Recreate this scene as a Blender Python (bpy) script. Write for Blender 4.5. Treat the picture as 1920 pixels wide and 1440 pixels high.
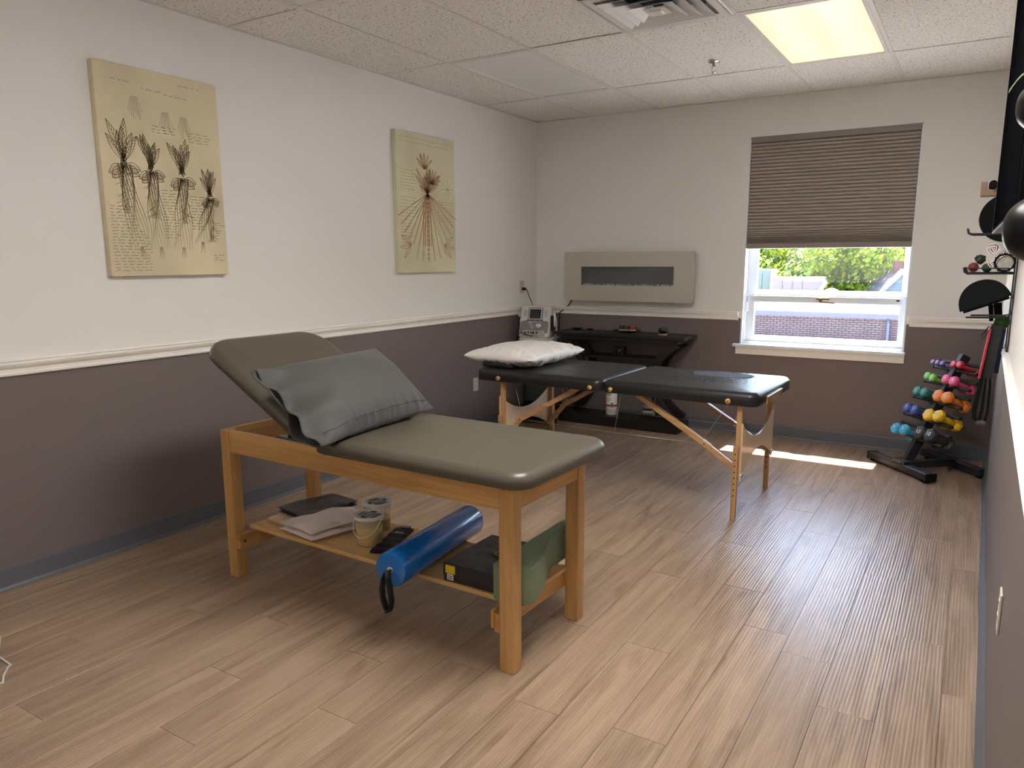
import bpy, bmesh, math, random
from mathutils import Vector, Matrix, noise
R = math.radians
PI = math.pi
random.seed(7)
C = bpy.context.scene.collection
for o in list(bpy.data.objects): bpy.data.objects.remove(o)
scn = bpy.context.scene

# ------------------------------------------------------------------ camera
CAM = Vector((3.5588, -6.2285, 1.4406)); YAW, PITCH, ROLL, FL = 0.5505, -0.17821, -0.00298, 1400.04
cf = Vector((-math.sin(YAW)*math.cos(PITCH), math.cos(YAW)*math.cos(PITCH), math.sin(PITCH)))
cr = Vector((math.cos(YAW), math.sin(YAW), 0)); cu = cr.cross(cf)
r2 = cr*math.cos(ROLL)+cu*math.sin(ROLL); u2 = cu*math.cos(ROLL)-cr*math.sin(ROLL)
cam = bpy.data.cameras.new('camera'); co = bpy.data.objects.new('camera', cam); C.objects.link(co)
M = Matrix((r2, u2, -cf)).transposed().to_4x4(); M.translation = CAM; co.matrix_world = M
cam.sensor_width = 36; cam.lens = FL/1920*36; cam.shift_x = -2.14/1920; cam.shift_y = 19.8/1920
cam.clip_start = .01; cam.clip_end = 500
scn.camera = co

# ------------------------------------------------------------------ world, sun, exposure
scn.view_settings.view_transform = 'Standard'; scn.view_settings.look = 'None'
scn.view_settings.gamma = 1; scn.view_settings.use_curve_mapping = False
scn.view_settings.exposure = 0.72
w = bpy.data.worlds.new('world'); scn.world = w; w.use_nodes = True
nt = w.node_tree; nt.nodes.clear()
sky = nt.nodes.new('ShaderNodeTexSky'); sky.sky_type = 'NISHITA'; sky.sun_disc = False
sky.sun_elevation = R(62); sky.sun_rotation = R(0); sky.air_density = 1.2; sky.dust_density = 1.0
bg = nt.nodes.new('ShaderNodeBackground'); bg.inputs[1].default_value = 1.35
wo = nt.nodes.new('ShaderNodeOutputWorld')
nt.links.new(sky.outputs[0], bg.inputs[0]); nt.links.new(bg.outputs[0], wo.inputs[0])
sl = bpy.data.lights.new('sun', 'SUN'); sl.energy = 32.0; sl.angle = R(0.6); sl.color = (1, .93, .82)
so = bpy.data.objects.new('sun', sl); C.objects.link(so)
so.rotation_euler = Vector((-.04, -1, -2.2)).to_track_quat('-Z', 'Y').to_euler(); so.location = (2.6, 6, 12)
# added fill lamp before an added, unseen rear window; lifts walls and ceiling
al_ = bpy.data.lights.new('added_rear_fill', 'AREA'); al_.shape = 'RECTANGLE'; al_.size = 2.3; al_.size_y = 1.35; al_.energy = 13; al_.color = (1, .97, .93)
ao = bpy.data.objects.new('added_rear_fill', al_); C.objects.link(ao); ao.location = (1.75, -7.9, 1.62); ao.rotation_euler = (R(122), 0, 0)
LAMP = 0.42          # emission of the panel in view, kept low so its colour does not clip
LAMPR = 21.0          # emission of the lit panel over the right side of the room
LAMPB = 0.8          # emission of the panels behind the viewpoint

H = 2.677; W = 3.733; RA = -.0092; YB = -8.0

# ------------------------------------------------------------------ materials
def srgb(r, g, b):
    f = lambda c: (c/255/12.92) if c/255 <= .04045 else ((c/255+.055)/1.055)**2.4
    return (f(r), f(g), f(b), 1)
MATS = {}
def mat(name, col, rough=.5, metal=0, var=.0, vscale=8, bump=0, bscale=60, spec=.5, coat=0, alpha=1, emit=None, estr=0, trans=0, stretch=(1, 1, 1), sheen=0, bdist=.01):
    if name in MATS: return MATS[name]
    m = bpy.data.materials.new(name); m.use_nodes = True; n = m.node_tree; b = n.nodes['Principled BSDF']
    c = col if len(col) == 4 else (*col, 1)
    b.inputs['Base Color'].default_value = c; b.inputs['Roughness'].default_value = rough
    b.inputs['Metallic'].default_value = metal; b.inputs['Specular IOR Level'].default_value = spec
    b.inputs['Coat Weight'].default_value = coat; b.inputs['Alpha'].default_value = alpha
    b.inputs['Transmission Weight'].default_value = trans; b.inputs['Sheen Weight'].default_value = sheen
    if emit: b.inputs['Emission Color'].default_value = emit; b.inputs['Emission Strength'].default_value = estr
    if var or bump:
        tc = n.nodes.new('ShaderNodeTexCoord'); mp = n.nodes.new('ShaderNodeMapping'); mp.inputs['Scale'].default_value = stretch
        n.links.new(tc.outputs['Object'], mp.inputs[0])
    if var:
        t = n.nodes.new('ShaderNodeTexNoise'); t.inputs['Scale'].default_value = vscale; t.inputs['Detail'].default_value = 6
        n.links.new(mp.outputs[0], t.inputs['Vector'])
        cr_ = n.nodes.new('ShaderNodeValToRGB'); cr_.color_ramp.elements[0].position = .3; cr_.color_ramp.elements[1].position = .7
        cr_.color_ramp.elements[0].color = tuple(x*(1-var) for x in c[:3])+(1,); cr_.color_ramp.elements[1].color = tuple(min(1, x*(1+var)) for x in c[:3])+(1,)
        n.links.new(t.outputs[0], cr_.inputs[0]); n.links.new(cr_.outputs[0], b.inputs['Base Color'])
    if bump:
        t = n.nodes.new('ShaderNodeTexNoise'); t.inputs['Scale'].default_value = bscale; t.inputs['Detail'].default_value = 4
        n.links.new(mp.outputs[0], t.inputs['Vector'])
        bp = n.nodes.new('ShaderNodeBump'); bp.inputs['Strength'].default_value = bump; bp.inputs['Distance'].default_value = bdist
        n.links.new(t.outputs[0], bp.inputs['Height']); n.links.new(bp.outputs[0], b.inputs['Normal'])
    MATS[name] = m
    return m

def wood(name, dark, light, rough=.45, axis=0, scale=1.0, coat=0.0, world=False, ring=.0, bump=.15):
    """streaky wood; grain runs along axis"""
    m = bpy.data.materials.new(name); m.use_nodes = True; n = m.node_tree; L = n.links; b = n.nodes['Principled BSDF']
    b.inputs['Roughness'].default_value = rough; b.inputs['Coat Weight'].default_value = coat; b.inputs['Coat Roughness'].default_value = .25
    tc = n.nodes.new('ShaderNodeTexCoord'); oi = n.nodes.new('ShaderNodeObjectInfo')
    src = tc.outputs['Object']
    off = n.nodes.new('ShaderNodeVectorMath'); off.operation = 'SCALE'; off.inputs[0].default_value = (17, 9, 13); L.new(oi.outputs['Random'], off.inputs[3])
    add = n.nodes.new('ShaderNodeVectorMath'); add.operation = 'ADD'; L.new(src, add.inputs[0]); L.new(off.outputs[0], add.inputs[1])
    mp = n.nodes.new('ShaderNodeMapping'); s = [14*scale]*3; s[axis] = 1.1*scale; mp.inputs['Scale'].default_value = s; L.new(add.outputs[0], mp.inputs[0])
    t1 = n.nodes.new('ShaderNodeTexNoise'); t1.inputs['Scale'].default_value = 1.0; t1.inputs['Detail'].default_value = 8; t1.inputs['Roughness'].default_value = .62; t1.inputs['Distortion'].default_value = .7+ring; L.new(mp.outputs[0], t1.inputs['Vector'])
    mp2 = n.nodes.new('ShaderNodeMapping'); s2 = [110*scale]*3; s2[axis] = 3*scale; mp2.inputs['Scale'].default_value = s2; L.new(add.outputs[0], mp2.inputs[0])
    t2 = n.nodes.new('ShaderNodeTexNoise'); t2.inputs['Scale'].default_value = 1.0; t2.inputs['Detail'].default_value = 4; L.new(mp2.outputs[0], t2.inputs['Vector'])
    mx = n.nodes.new('ShaderNodeMath'); mx.operation = 'MULTIPLY_ADD'; L.new(t2.outputs[0], mx.inputs[0]); mx.inputs[1].default_value = .35; L.new(t1.outputs[0], mx.inputs[2])
    rp = n.nodes.new('ShaderNodeValToRGB'); e = rp.color_ramp.elements; e[0].position = .45; e[0].color = dark; e[1].position = .8; e[1].color = light
    L.new(mx.outputs[0], rp.inputs[0])
    hv = n.nodes.new('ShaderNodeHueSaturation'); mr = n.nodes.new('ShaderNodeMapRange'); mr.inputs['To Min'].default_value = .92; mr.inputs['To Max'].default_value = 1.08
    L.new(oi.outputs['Random'], mr.inputs[0]); L.new(mr.outputs[0], hv.inputs['Value']); L.new(rp.outputs[0], hv.inputs['Color']); L.new(hv.outputs[0], b.inputs['Base Color'])
    bp = n.nodes.new('ShaderNodeBump'); bp.inputs['Strength'].default_value = bump; bp.inputs['Distance'].default_value = .002; L.new(t2.outputs[0], bp.inputs['Height']); L.new(bp.outputs[0], b.inputs['Normal'])
    return m

def plank_mat():
    m = wood('floor_vinyl_plank', srgb(128, 105, 86), srgb(166, 141, 118), rough=.34, axis=1, scale=.75, ring=.9, bump=.22)
    n = m.node_tree; L = n.links; b = n.nodes['Principled BSDF']
    # dark weathered streaks and knots
    tc = n.nodes.new('ShaderNodeTexCoord'); oi = n.nodes.new('ShaderNodeObjectInfo')
    off = n.nodes.new('ShaderNodeVectorMath'); off.operation = 'SCALE'; off.inputs[0].default_value = (31, 23, 5); L.new(oi.outputs['Random'], off.inputs[3])
    add = n.nodes.new('ShaderNodeVectorMath'); add.operation = 'ADD'; L.new(tc.outputs['Object'], add.inputs[0]); L.new(off.outputs[0], add.inputs[1])
    mp = n.nodes.new('ShaderNodeMapping'); mp.inputs['Scale'].default_value = (11, 1.5, 8); L.new(add.outputs[0], mp.inputs[0])
    t = n.nodes.new('ShaderNodeTexNoise'); t.inputs['Scale'].default_value = 1.0; t.inputs['Detail'].default_value = 5; t.inputs['Distortion'].default_value = 1.2; L.new(mp.outputs[0], t.inputs['Vector'])
    rp = n.nodes.new('ShaderNodeValToRGB'); e = rp.color_ramp.elements; e[0].position = .57; e[0].color = (1, 1, 1, 1); e[1].position = .74; e[1].color = (.60, .55, .50, 1); L.new(t.outputs[0], rp.inputs[0])
    mm = n.nodes.new('ShaderNodeMix'); mm.data_type = 'RGBA'; mm.blend_type = 'MULTIPLY'; mm.inputs[0].default_value = 1
    src = b.inputs['Base Color'].links[0].from_socket; L.new(src, mm.inputs[6]); L.new(rp.outputs[0], mm.inputs[7]); L.new(mm.outputs[2], b.inputs['Base Color'])
    # cathedral grain relief: banded waves stretched along the plank
    mp3 = n.nodes.new('ShaderNodeMapping'); mp3.inputs['Scale'].default_value = (8, .55, 8); L.new(add.outputs[0], mp3.inputs[0])
    wv = n.nodes.new('ShaderNodeTexWave'); wv.inputs['Scale'].default_value = 3.2; wv.inputs['Distortion'].default_value = 4.5; wv.inputs['Detail'].default_value = 2; wv.inputs['Detail Scale'].default_value = 1.2; L.new(mp3.outputs[0], wv.inputs['Vector'])
    bp = n.nodes.new('ShaderNodeBump'); bp.inputs['Strength'].default_value = .34; bp.inputs['Distance'].default_value = .0016; L.new(wv.outputs[0], bp.inputs['Height'])
    old = b.inputs['Normal'].links[0].from_socket; L.new(old, bp.inputs['Normal']); L.new(bp.outputs[0], b.inputs['Normal'])
    rr = n.nodes.new('ShaderNodeMapRange'); rr.inputs['To Min'].default_value = .27; rr.inputs['To Max'].default_value = .38; L.new(wv.outputs[0], rr.inputs[0]); L.new(rr.outputs[0], b.inputs['Roughness'])
    return m

def tile_mat():
    m = mat('ceiling_tile_white', srgb(236, 232, 225), .92, spec=.2)
    n = m.node_tree; L = n.links; b = n.nodes['Principled BSDF']
    tc = n.nodes.new('ShaderNodeTexCoord')
    mp = n.nodes.new('ShaderNodeMapping'); mp.inputs['Scale'].default_value = (1, 1.0, 1); L.new(tc.outputs['Object'], mp.inputs[0])
    t = n.nodes.new('ShaderNodeTexNoise'); t.inputs['Scale'].default_value = 95; t.inputs['Detail'].default_value = 3; t.inputs['Distortion'].default_value = .8; L.new(mp.outputs[0], t.inputs['Vector'])
    rp = n.nodes.new('ShaderNodeValToRGB'); e = rp.color_ramp.elements; e[0].position = .33; e[0].color = (.20, .18, .165, 1); e[1].position = .41; e[1].color = srgb(236, 232, 225); L.new(t.outputs[0], rp.inputs[0])
    L.new(rp.outputs[0], b.inputs['Base Color'])
    bp = n.nodes.new('ShaderNodeBump'); bp.inputs['Strength'].default_value = .6; bp.inputs['Distance'].default_value = .003; L.new(t.outputs[0], bp.inputs['Height']); L.new(bp.outputs[0], b.inputs['Normal'])
    return m

def glass_mat():
    m = bpy.data.materials.new('window_glass'); m.use_nodes = True; n = m.node_tree; n.nodes.clear(); L = n.links
    o = n.nodes.new('ShaderNodeOutputMaterial'); mx = n.nodes.new('ShaderNodeMixShader'); t = n.nodes.new('ShaderNodeBsdfTransparent'); g = n.nodes.new('ShaderNodeBsdfGlossy')
    g.inputs['Roughness'].default_value = .02; mx.inputs[0].default_value = .035
    L.new(t.outputs[0], mx.inputs[1]); L.new(g.outputs[0], mx.inputs[2]); L.new(mx.outputs[0], o.inputs[0])
    return m

def diffuser_mat(name, strength):
    """prismatic diffuser lit by two tubes: brighter bands along its length (local y)"""
    m = bpy.data.materials.new(name); m.use_nodes = True; n = m.node_tree; L = n.links; b = n.nodes['Principled BSDF']
    b.inputs['Base Color'].default_value = srgb(225, 225, 222); b.inputs['Roughness'].default_value = .35
    if strength > 0:
        tc = n.nodes.new('ShaderNodeTexCoord'); sp = n.nodes.new('ShaderNodeSeparateXYZ'); L.new(tc.outputs['Object'], sp.inputs[0])
        a = n.nodes.new('ShaderNodeMath'); a.operation = 'ABSOLUTE'; L.new(sp.outputs[0], a.inputs[0])
        s = n.nodes.new('ShaderNodeMath'); s.operation = 'SUBTRACT'; L.new(a.outputs[0], s.inputs[0]); s.inputs[1].default_value = .13
        q = n.nodes.new('ShaderNodeMath'); q.operation = 'ABSOLUTE'; L.new(s.outputs[0], q.inputs[0])
        mr = n.nodes.new('ShaderNodeMapRange'); mr.interpolation_type = 'SMOOTHSTEP'; mr.inputs['From Min'].default_value = 0; mr.inputs['From Max'].default_value = .15; mr.inputs['To Min'].default_value = strength*1.25; mr.inputs['To Max'].default_value = strength*.85
        L.new(q.outputs[0], mr.inputs[0]); L.new(mr.outputs[0], b.inputs['Emission Strength'])
        b.inputs['Emission Color'].default_value = (1, .88, .48, 1) if strength == LAMP else (1, .97, .93, 1)
    return m

MW = mat('wall_white_paint', srgb(232, 229, 226), .75, bump=.10, bscale=120, bdist=.002, spec=.3)
MT = mat('wall_taupe_paint', srgb(116, 104, 101), .62, bump=.10, bscale=120, bdist=.002, spec=.35)
MTR = mat('trim_white_gloss', srgb(238, 233, 225), .42)
MWF = mat('window_white_gloss', srgb(226, 232, 238), .4)
MBASE = mat('baseboard_slate_vinyl', srgb(92, 94, 101), .5)
MPL = plank_mat(); MTILE = tile_mat(); MGLASS = glass_mat()
MGRID = mat('ceiling_grid_white', srgb(222, 217, 209), .5)
MBLK = mat('black_plastic', (.012, .012, .013), .5, spec=.3)
MBLKG = mat('black_gloss', (.008, .008, .009), .12)
MBLKM = mat('black_powder_steel', (.018, .019, .022), .5, spec=.5)
MRUB = mat('black_rubber', (.010, .010, .010), .9, spec=.05)
MVIN = mat('olive_brown_vinyl', srgb(80, 74, 62), .36, bump=.10, bscale=260, bdist=.001)
MVINB = mat('black_vinyl', srgb(31, 31, 33), .36, bump=.12, bscale=300, bdist=.001)
MOAK = wood('maple_varnished', srgb(166, 120, 64), srgb(208, 162, 100), .38, axis=2, coat=.25)
MOAKX = wood('maple_varnished_long', srgb(166, 120, 64), srgb(208, 162, 100), .38, axis=0, coat=.25)
MOAKY = wood('maple_varnished_cross', srgb(170, 120, 62), srgb(205, 156, 94), .42, axis=1, coat=.2)
MSHELF = wood('maple_shelf', srgb(196, 150, 92), srgb(220, 178, 120), .5, axis=0, scale=.7)
MBCH = wood('beech_leg', srgb(160, 116, 70), srgb(200, 156, 108), .42, axis=2, scale=1.5)
MBCHX = wood('beech_brace', srgb(160, 116, 70), srgb(200, 156, 108), .35, axis=0, scale=1.5, coat=.3)
MPLY = mat('birch_plywood', srgb(214, 186, 150), .4, var=.08, vscale=25, coat=.2)
MSTEEL = mat('brushed_steel', srgb(160, 154, 144), .3, 1, bump=.04, bscale=200, stretch=(.02, 1, 1))
MCHR = mat('chrome', (.8, .8, .8), .18, 1)
MCAB = mat('steel_cable', srgb(190, 186, 180), .35, .8)
MWHT = mat('white_plastic', srgb(224, 222, 218), .4)
MESP = mat('espresso_wood', srgb(26, 22, 22), .42, var=.2, vscale=12, stretch=(1, 12, 12))

# ------------------------------------------------------------------ geometry helpers
class B:
    def __init__(s): s.bm = bmesh.new(); s.mi = 0
    def _f(s, fs):
        for f in fs: f.material_index = s.mi
    def box(s, x0, y0, z0, x1, y1, z1, bevel=0, seg=2, m=None):
        b = bmesh.new(); g = bmesh.ops.create_cube(b, size=1)
        bmesh.ops.scale(b, vec=(abs(x1-x0), abs(y1-y0), abs(z1-z0)), verts=b.verts)
        bmesh.ops.translate(b, vec=((x0+x1)/2, (y0+y1)/2, (z0+z1)/2), verts=b.verts)
        if bevel: bmesh.ops.bevel(b, geom=b.edges[:], offset=bevel, segments=seg, affect='EDGES', profile=.5)
        return s.merge(b, m)
    def merge(s, b, m=None):
        if m is not None: bmesh.ops.transform(b, matrix=m, verts=b.verts)
        mp = {}
        for v in b.verts: mp[v] = s.bm.verts.new(v.co)
        for f in b.faces:
            try:
                nf = s.bm.faces.new([mp[v] for v in f.verts]); nf.material_index = s.mi; nf.smooth = f.smooth
            except ValueError: pass
        b.free(); return s
    def beam(s, p, q, a, b_, up=(0, 0, 1), bevel=0):
        """square bar from p to q, a wide (side), b_ high (towards up)"""
        p = Vector(p); q = Vector(q); d = (q-p); L = d.length; d.normalize(); up = Vector(up)
        sd = d.cross(up); sd.normalize(); u = sd.cross(d)
        m = Matrix((d, sd, u)).transposed().to_4x4(); m.translation = (p+q)/2
        return s.box(-L/2, -a/2, -b_/2, L/2, a/2, b_/2, bevel, 2, m)
    def tube(s, pts, r, n=8, cap=True, closed=False):
        pts = [Vector(p) for p in pts]; rs = r if isinstance(r, (list, tuple)) else [r]*len(pts)
        rings = []; N = len(pts); prev = None
        for i, p in enumerate(pts):
            a = pts[(i-1) % N] if (i > 0 or closed) else p; c = pts[(i+1) % N] if (i < N-1 or closed) else p
            t = (c-a).normalized()
            if prev is None:
                u = t.orthogonal().normalized()
            else:
                u = prev-t*prev.dot(t); u.normalize()
            prev = u; v = t.cross(u)
            rings.append([s.bm.verts.new(p+(u*math.cos(k*2*PI/n)+v*math.sin(k*2*PI/n))*rs[i]) for k in range(n)])
        for i in range(N-1+(1 if closed else 0)):
            A, Bq = rings[i], rings[(i+1) % N]
            for k in range(n):
                f = s.bm.faces.new((A[k], A[(k+1) % n], Bq[(k+1) % n], Bq[k])); f.smooth = True; f.material_index = s.mi
        if cap and not closed:
            s._f([s.bm.faces.new(rings[0][::-1]), s.bm.faces.new(rings[-1])])
        return s
    def lathe(s, prof, n=24, m=None, cap=True):
        """prof [(r,z)...] bottom to top"""
        b = bmesh.new(); rings = []
        for r, z in prof:
            rings.append([b.verts.new((r*math.cos(k*2*PI/n), r*math.sin(k*2*PI/n), z)) for k in range(n)])
        for A, Q in zip(rings, rings[1:]):
            for k in range(n):
                f = b.faces.new((A[k], A[(k+1) % n], Q[(k+1) % n], Q[k])); f.smooth = True
        if cap: b.faces.new(rings[0][::-1]); b.faces.new(rings[-1])
        return s.merge(b, m)
    def prism(s, poly, h, axis='z', at=0, bevel=0, m=None, seg=2):
        """polygon (a,b) extruded by h along axis from at"""
        b = bmesh.new()
        def P(a, c, t): return {'z': (a, c, t), 'y': (a, t, c), 'x': (t, a, c)}[axis]
        A = [b.verts.new(P(x, y, at)) for x, y in poly]; Q = [b.verts.new(P(x, y, at+h)) for x, y in poly]
        n = len(poly)
        b.faces.new(A[::-1]); b.faces.new(Q)
        for k in range(n): b.faces.new((A[k], A[(k+1) % n], Q[(k+1) % n], Q[k]))
        bmesh.ops.recalc_face_normals(b, faces=b.faces)
        if bevel:
            ed = [e for e in b.edges if abs(e.calc_face_angle(0)) > .7]
            bmesh.ops.bevel(b, geom=ed, offset=bevel, segments=seg, affect='EDGES')
        return s.merge(b, m)
    def grid(s, fn, nu, nv, smooth=True, closeu=False):
        V = [[s.bm.verts.new(fn(i/nu, j/nv)) for j in range(nv+1)] for i in range(nu+(0 if closeu else 1))]
        K = len(V)
        for i in range(nu):
            for j in range(nv):
                try:
                    f = s.bm.faces.new((V[i][j], V[(i+1) % K][j], V[(i+1) % K][j+1], V[i][j+1])); f.smooth = smooth; f.material_index = s.mi
                except ValueError: pass
        return s
    def stroke(s, pts, w_, n=(0, 0, 1)):
        """flat ribbon through pts lying in a plane of normal n"""
        n = Vector(n); pts = [Vector(p) for p in pts]; row = []
        ws = w_ if isinstance(w_, (list, tuple)) else [w_]*len(pts)
        for i, p in enumerate(pts):
            t = (pts[min(i+1, len(pts)-1)]-pts[max(i-1, 0)])
            sd = t.cross(n); sd = sd.normalized()*ws[i]/2 if sd.length > 1e-9 else Vector((0, 0, 0))
            row.append((s.bm.verts.new(p-sd), s.bm.verts.new(p+sd)))
        for a, c in zip(row, row[1:]):
            f = s.bm.faces.new((a[0], c[0], c[1], a[1])); f.material_index = s.mi
        return s

def obj(name, b, m, parent=None, loc=None, rot=None, smooth=None, kind=None, label=None, recalc=True, weld=True):
    bm = b.bm if isinstance(b, B) else b
    if weld: bmesh.ops.remove_doubles(bm, verts=bm.verts, dist=1e-6)
    if recalc: bmesh.ops.recalc_face_normals(bm, faces=bm.faces)
    me = bpy.data.meshes.new(name); bm.to_mesh(me); bm.free()
    for x in (m if isinstance(m, (list, tuple)) else [m]): me.materials.append(x)
    if smooth is not None:
        for p in me.polygons: p.use_smooth = True
        try: me.set_sharp_from_angle(angle=R(smooth))
        except Exception: pass
    o = bpy.data.objects.new(name, me); C.objects.link(o)
    if parent: o.parent = parent
    if loc: o.location = loc
    if rot: o.rotation_euler = rot
    if kind: o['kind'] = kind
    if label: o['label'] = label
    return o
def tag(o, label, cat, group=None):
    o['label'] = label; o['category'] = cat
    if group: o['group'] = group
    return o
def thing(name, label, cat, loc=(0, 0, 0), rot=(0, 0, 0), group=None):
    o = bpy.data.objects.new(name, None); C.objects.link(o); o.location = loc
    o.rotation_euler = rot if isinstance(rot, tuple) else (0, 0, rot); o.empty_display_size = .05
    return tag(o, label, cat, group)
def struct(name, b, m, **k):
    o = obj(name, b, m, **k); o['kind'] = 'structure'; return o
def text(name, s, size, m, parent, loc, rot, depth=.0004, align='CENTER'):
    cu_ = bpy.data.curves.new(name, 'FONT'); cu_.body = s; cu_.size = size; cu_.extrude = depth; cu_.align_x = align; cu_.align_y = 'CENTER'; cu_.resolution_u = 2
    t = bpy.data.objects.new(name, cu_); C.objects.link(t)
    dg = bpy.context.evaluated_depsgraph_get(); me = bpy.data.meshes.new_from_object(t.evaluated_get(dg)); bpy.data.objects.remove(t)
    me.materials.clear(); me.materials.append(m)
    o = bpy.data.objects.new(name, me); C.objects.link(o); o.parent = parent; o.location = loc; o.rotation_euler = rot
    return o
def copy_tree(o, parent=None):
    c = o.copy(); C.objects.link(c)
    if parent: c.parent = parent
    for ch in [x for x in KIDS.get(o.name, [])]: copy_tree(ch, c)
    return c
KIDS = {}
def index_kids(o):
    KIDS[o.name] = [x for x in bpy.data.objects if x.parent == o]
    for k in KIDS[o.name]: index_kids(k)

def rrect(a, b_, r, n=6):
    """rounded rectangle outline, half sizes a,b"""
    r = max(min(r, a, b_), .0005); P = []
    for cx, cy, a0 in ((a-r, b_-r, 0), (-a+r, b_-r, PI/2), (-a+r, -b_+r, PI), (a-r, -b_+r, 3*PI/2)):
        for k in range(n+1):
            t = a0+k/n*PI/2; P.append((cx+r*math.cos(t), cy+r*math.sin(t)))
    return P
def cushion(L, Wd, T, rp=.09, re=.03, crown=.006, bot=.006, rr=None, n=6):
    """upholstered pad, centred in x,y, z 0..T"""
    b = B(); bm = b.bm; prof = [(.02, 0), (bot, 0.0), (0.0, bot)]
    for k in range(1, 9):
        t = k/8*PI/2; prof.append((re*(1-math.cos(t)), T-crown-re+re*math.sin(t)))
    m = min(L, Wd)/2
    for k in (.25, .5, .75, .95): prof.append((re+(m-re)*k, T-crown+crown*(1-(1-k)**2)))
    rings = []
    for ins, z in prof:
        rings.append([bm.verts.new((x, y, z)) for x, y in rrect(L/2-ins, Wd/2-ins, rp-ins, n)])
    for A, Q in zip(rings, rings[1:]):
        for k in range(len(A)):
            f = bm.faces.new((A[k], A[(k+1) % len(A)], Q[(k+1) % len(A)], Q[k])); f.smooth = True
    f = bm.faces.new(rings[-1]); f.smooth = True; bm.faces.new(rings[0][::-1])
    return b

# ================================================================== SETTING
# ---- floor: planks 0.174 wide, 1.225 long, running in depth
PW, PLN = .174, 1.225
sub = B(); sub.box(-.05, YB-.05, -.05, W+.1, .05, -.006)
floor = struct('floor', sub, mat('underlay_dark', (.05, .04, .035), .9))
OFF = {0: -2.294, 1: -1.935, 2: -2.585, 3: -2.285, 4: -2.15, 5: -1.814, 10: -2.217, 11: -1.895, 12: -2.55, 13: -2.236, 14: -1.875}
pcache = {}
x1 = 3.585+PW; k = 0; cols = []
while x1 > 0:
    cols.append((k, max(x1-PW, .0), min(x1, W+.02))); x1 -= PW; k += 1
for k, xa, xb in cols:
    o0 = OFF.get(k, -random.random()*PLN)
    while o0 < 0: o0 += PLN
    y = o0
    while y > YB:
        ya, yb = max(y-PLN, YB), min(y, .0)
        if yb-ya > .02:
            key = (round(xb-xa, 4), round(yb-ya, 4))
            if key not in pcache:
                q = B(); q.box(-(xb-xa)/2+.0006, -(yb-ya)/2+.0006, -.008, (xb-xa)/2-.0006, (yb-ya)/2-.0006, 0, .0004, 1)
                ob = obj('floor_plank', q, MPL, floor); pcache[key] = ob.data
            else:
                ob = bpy.data.objects.new('floor_plank', pcache[key]); C.objects.link(ob); ob.parent = floor
            ob.location = ((xa+xb)/2, (ya+yb)/2, 0)
        y -= PLN

# ---- walls
ZS = .965
def wall_boxes(b, boxes):
    for (x0, y0, z0, xx1, y1, z1) in boxes:
        for lo, hi, mi in ((z0, min(z1, ZS), 1), (max(z0, ZS), z1, 0)):
            if hi-lo > 1e-4: b.mi = mi; b.box(x0, y0, lo, xx1, y1, hi)
    return b
WX0, WX1, WZ0, WZ1 = 1.937, 3.148, .752, 2.392
struct('wall_left', wall_boxes(B(), [(-.15, YB, 0, 0, .2, H+.1)]), [MW, MT])
struct('wall_back', wall_boxes(B(), [(0, 0, 0, WX0, .2, H+.1), (WX1, 0, 0, W+.2, .2, H+.1), (WX0, 0, 0, WX1, .2, WZ0), (WX0, 0, WZ1, WX1, .2, H+.1)]), [MW, MT])
wr = struct('wall_right', wall_boxes(B(), [(0, YB, 0, .15, 0, H+.1)]), [MW, MT], loc=(W, 0, 0), rot=(0, 0, RA))
struct('wall_rear', wall_boxes(B(), [(-.15, YB-.15, 0, .55, YB, H+.1), (2.95, YB-.15, 0, W+.2, YB, H+.1), (.55, YB-.15, 0, 2.95, YB, .92), (.55, YB-.15, 2.32, 2.95, YB, H+.1)]), [MW, MT])
q = B()
for a_ in (.55, 2.91): q.box(a_, YB-.12, .92, a_+.04, YB-.06, 2.32)
q.box(.55, YB-.12, .92, 2.95, YB-.06, .96); q.box(.55, YB-.12, 2.28, 2.95, YB-.06, 2.32); q.box(1.73, YB-.12, .92, 1.77, YB-.06, 2.32)
w2 = struct('added_rear_window', q, MTR); q = B(); q.box(.58, YB-.10, .95, 2.92, YB-.095, 2.29); obj('glass_pane', q, mat('frosted_pane', srgb(225, 228, 230), .6), w2)  # added window, never in view, built to go with the fill lamp
def wallR(d, y, z):   # point at distance d from the right wall surface
    return Vector((W-RA*y-d, y, z))

# ---- mouldings
RAIL = [(0, 0), (.010, 0), (.013, .004), (.013, .012), (.009, .016), (.009, .030), (.016, .036), (.022, .046), (.024, .054), (.018, .060), (.022, .066), (.016, .072), (0, .072)]
BASE = [(0, 0), (.016, 0), (.014, .008), (.007, .018), (.005, .095), (.003, .102), (0, .102)]
def run(prof, p, q, nrm, z):
    """extrude profile (out, up) from p to q along a wall with outward normal nrm"""
    b = B(); bm = b.bm; p = Vector(p); q = Vector(q); nrm = Vector(nrm)
    A = [bm.verts.new(p+nrm*a+Vector((0, 0, z+c))) for a, c in prof]; Q = [bm.verts.new(q+nrm*a+Vector((0, 0, z+c))) for a, c in prof]
    for i in range(len(prof)-1): bm.faces.new((A[i], A[i+1], Q[i+1], Q[i]))
    bm.faces.new(A); bm.faces.new(Q[::-1])
    return b
ZR = .948
nR = (-math.cos(RA), -math.sin(RA), 0)
struct('trim_1', run(RAIL, (0, YB, 0), (0, -.001, 0), (1, 0, 0), ZR), MTR, label='white moulded chair rail along the left wall')
struct('trim_2', run(RAIL, (.001, 0, 0), (1.916, 0, 0), (0, -1, 0), ZR), MTR, label='white chair rail on the back wall left of the window')
struct('trim_3', run(RAIL, (3.166, 0, 0), (W-.001, 0, 0), (0, -1, 0), ZR), MTR, label='white chair rail on the back wall right of the window')
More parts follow.
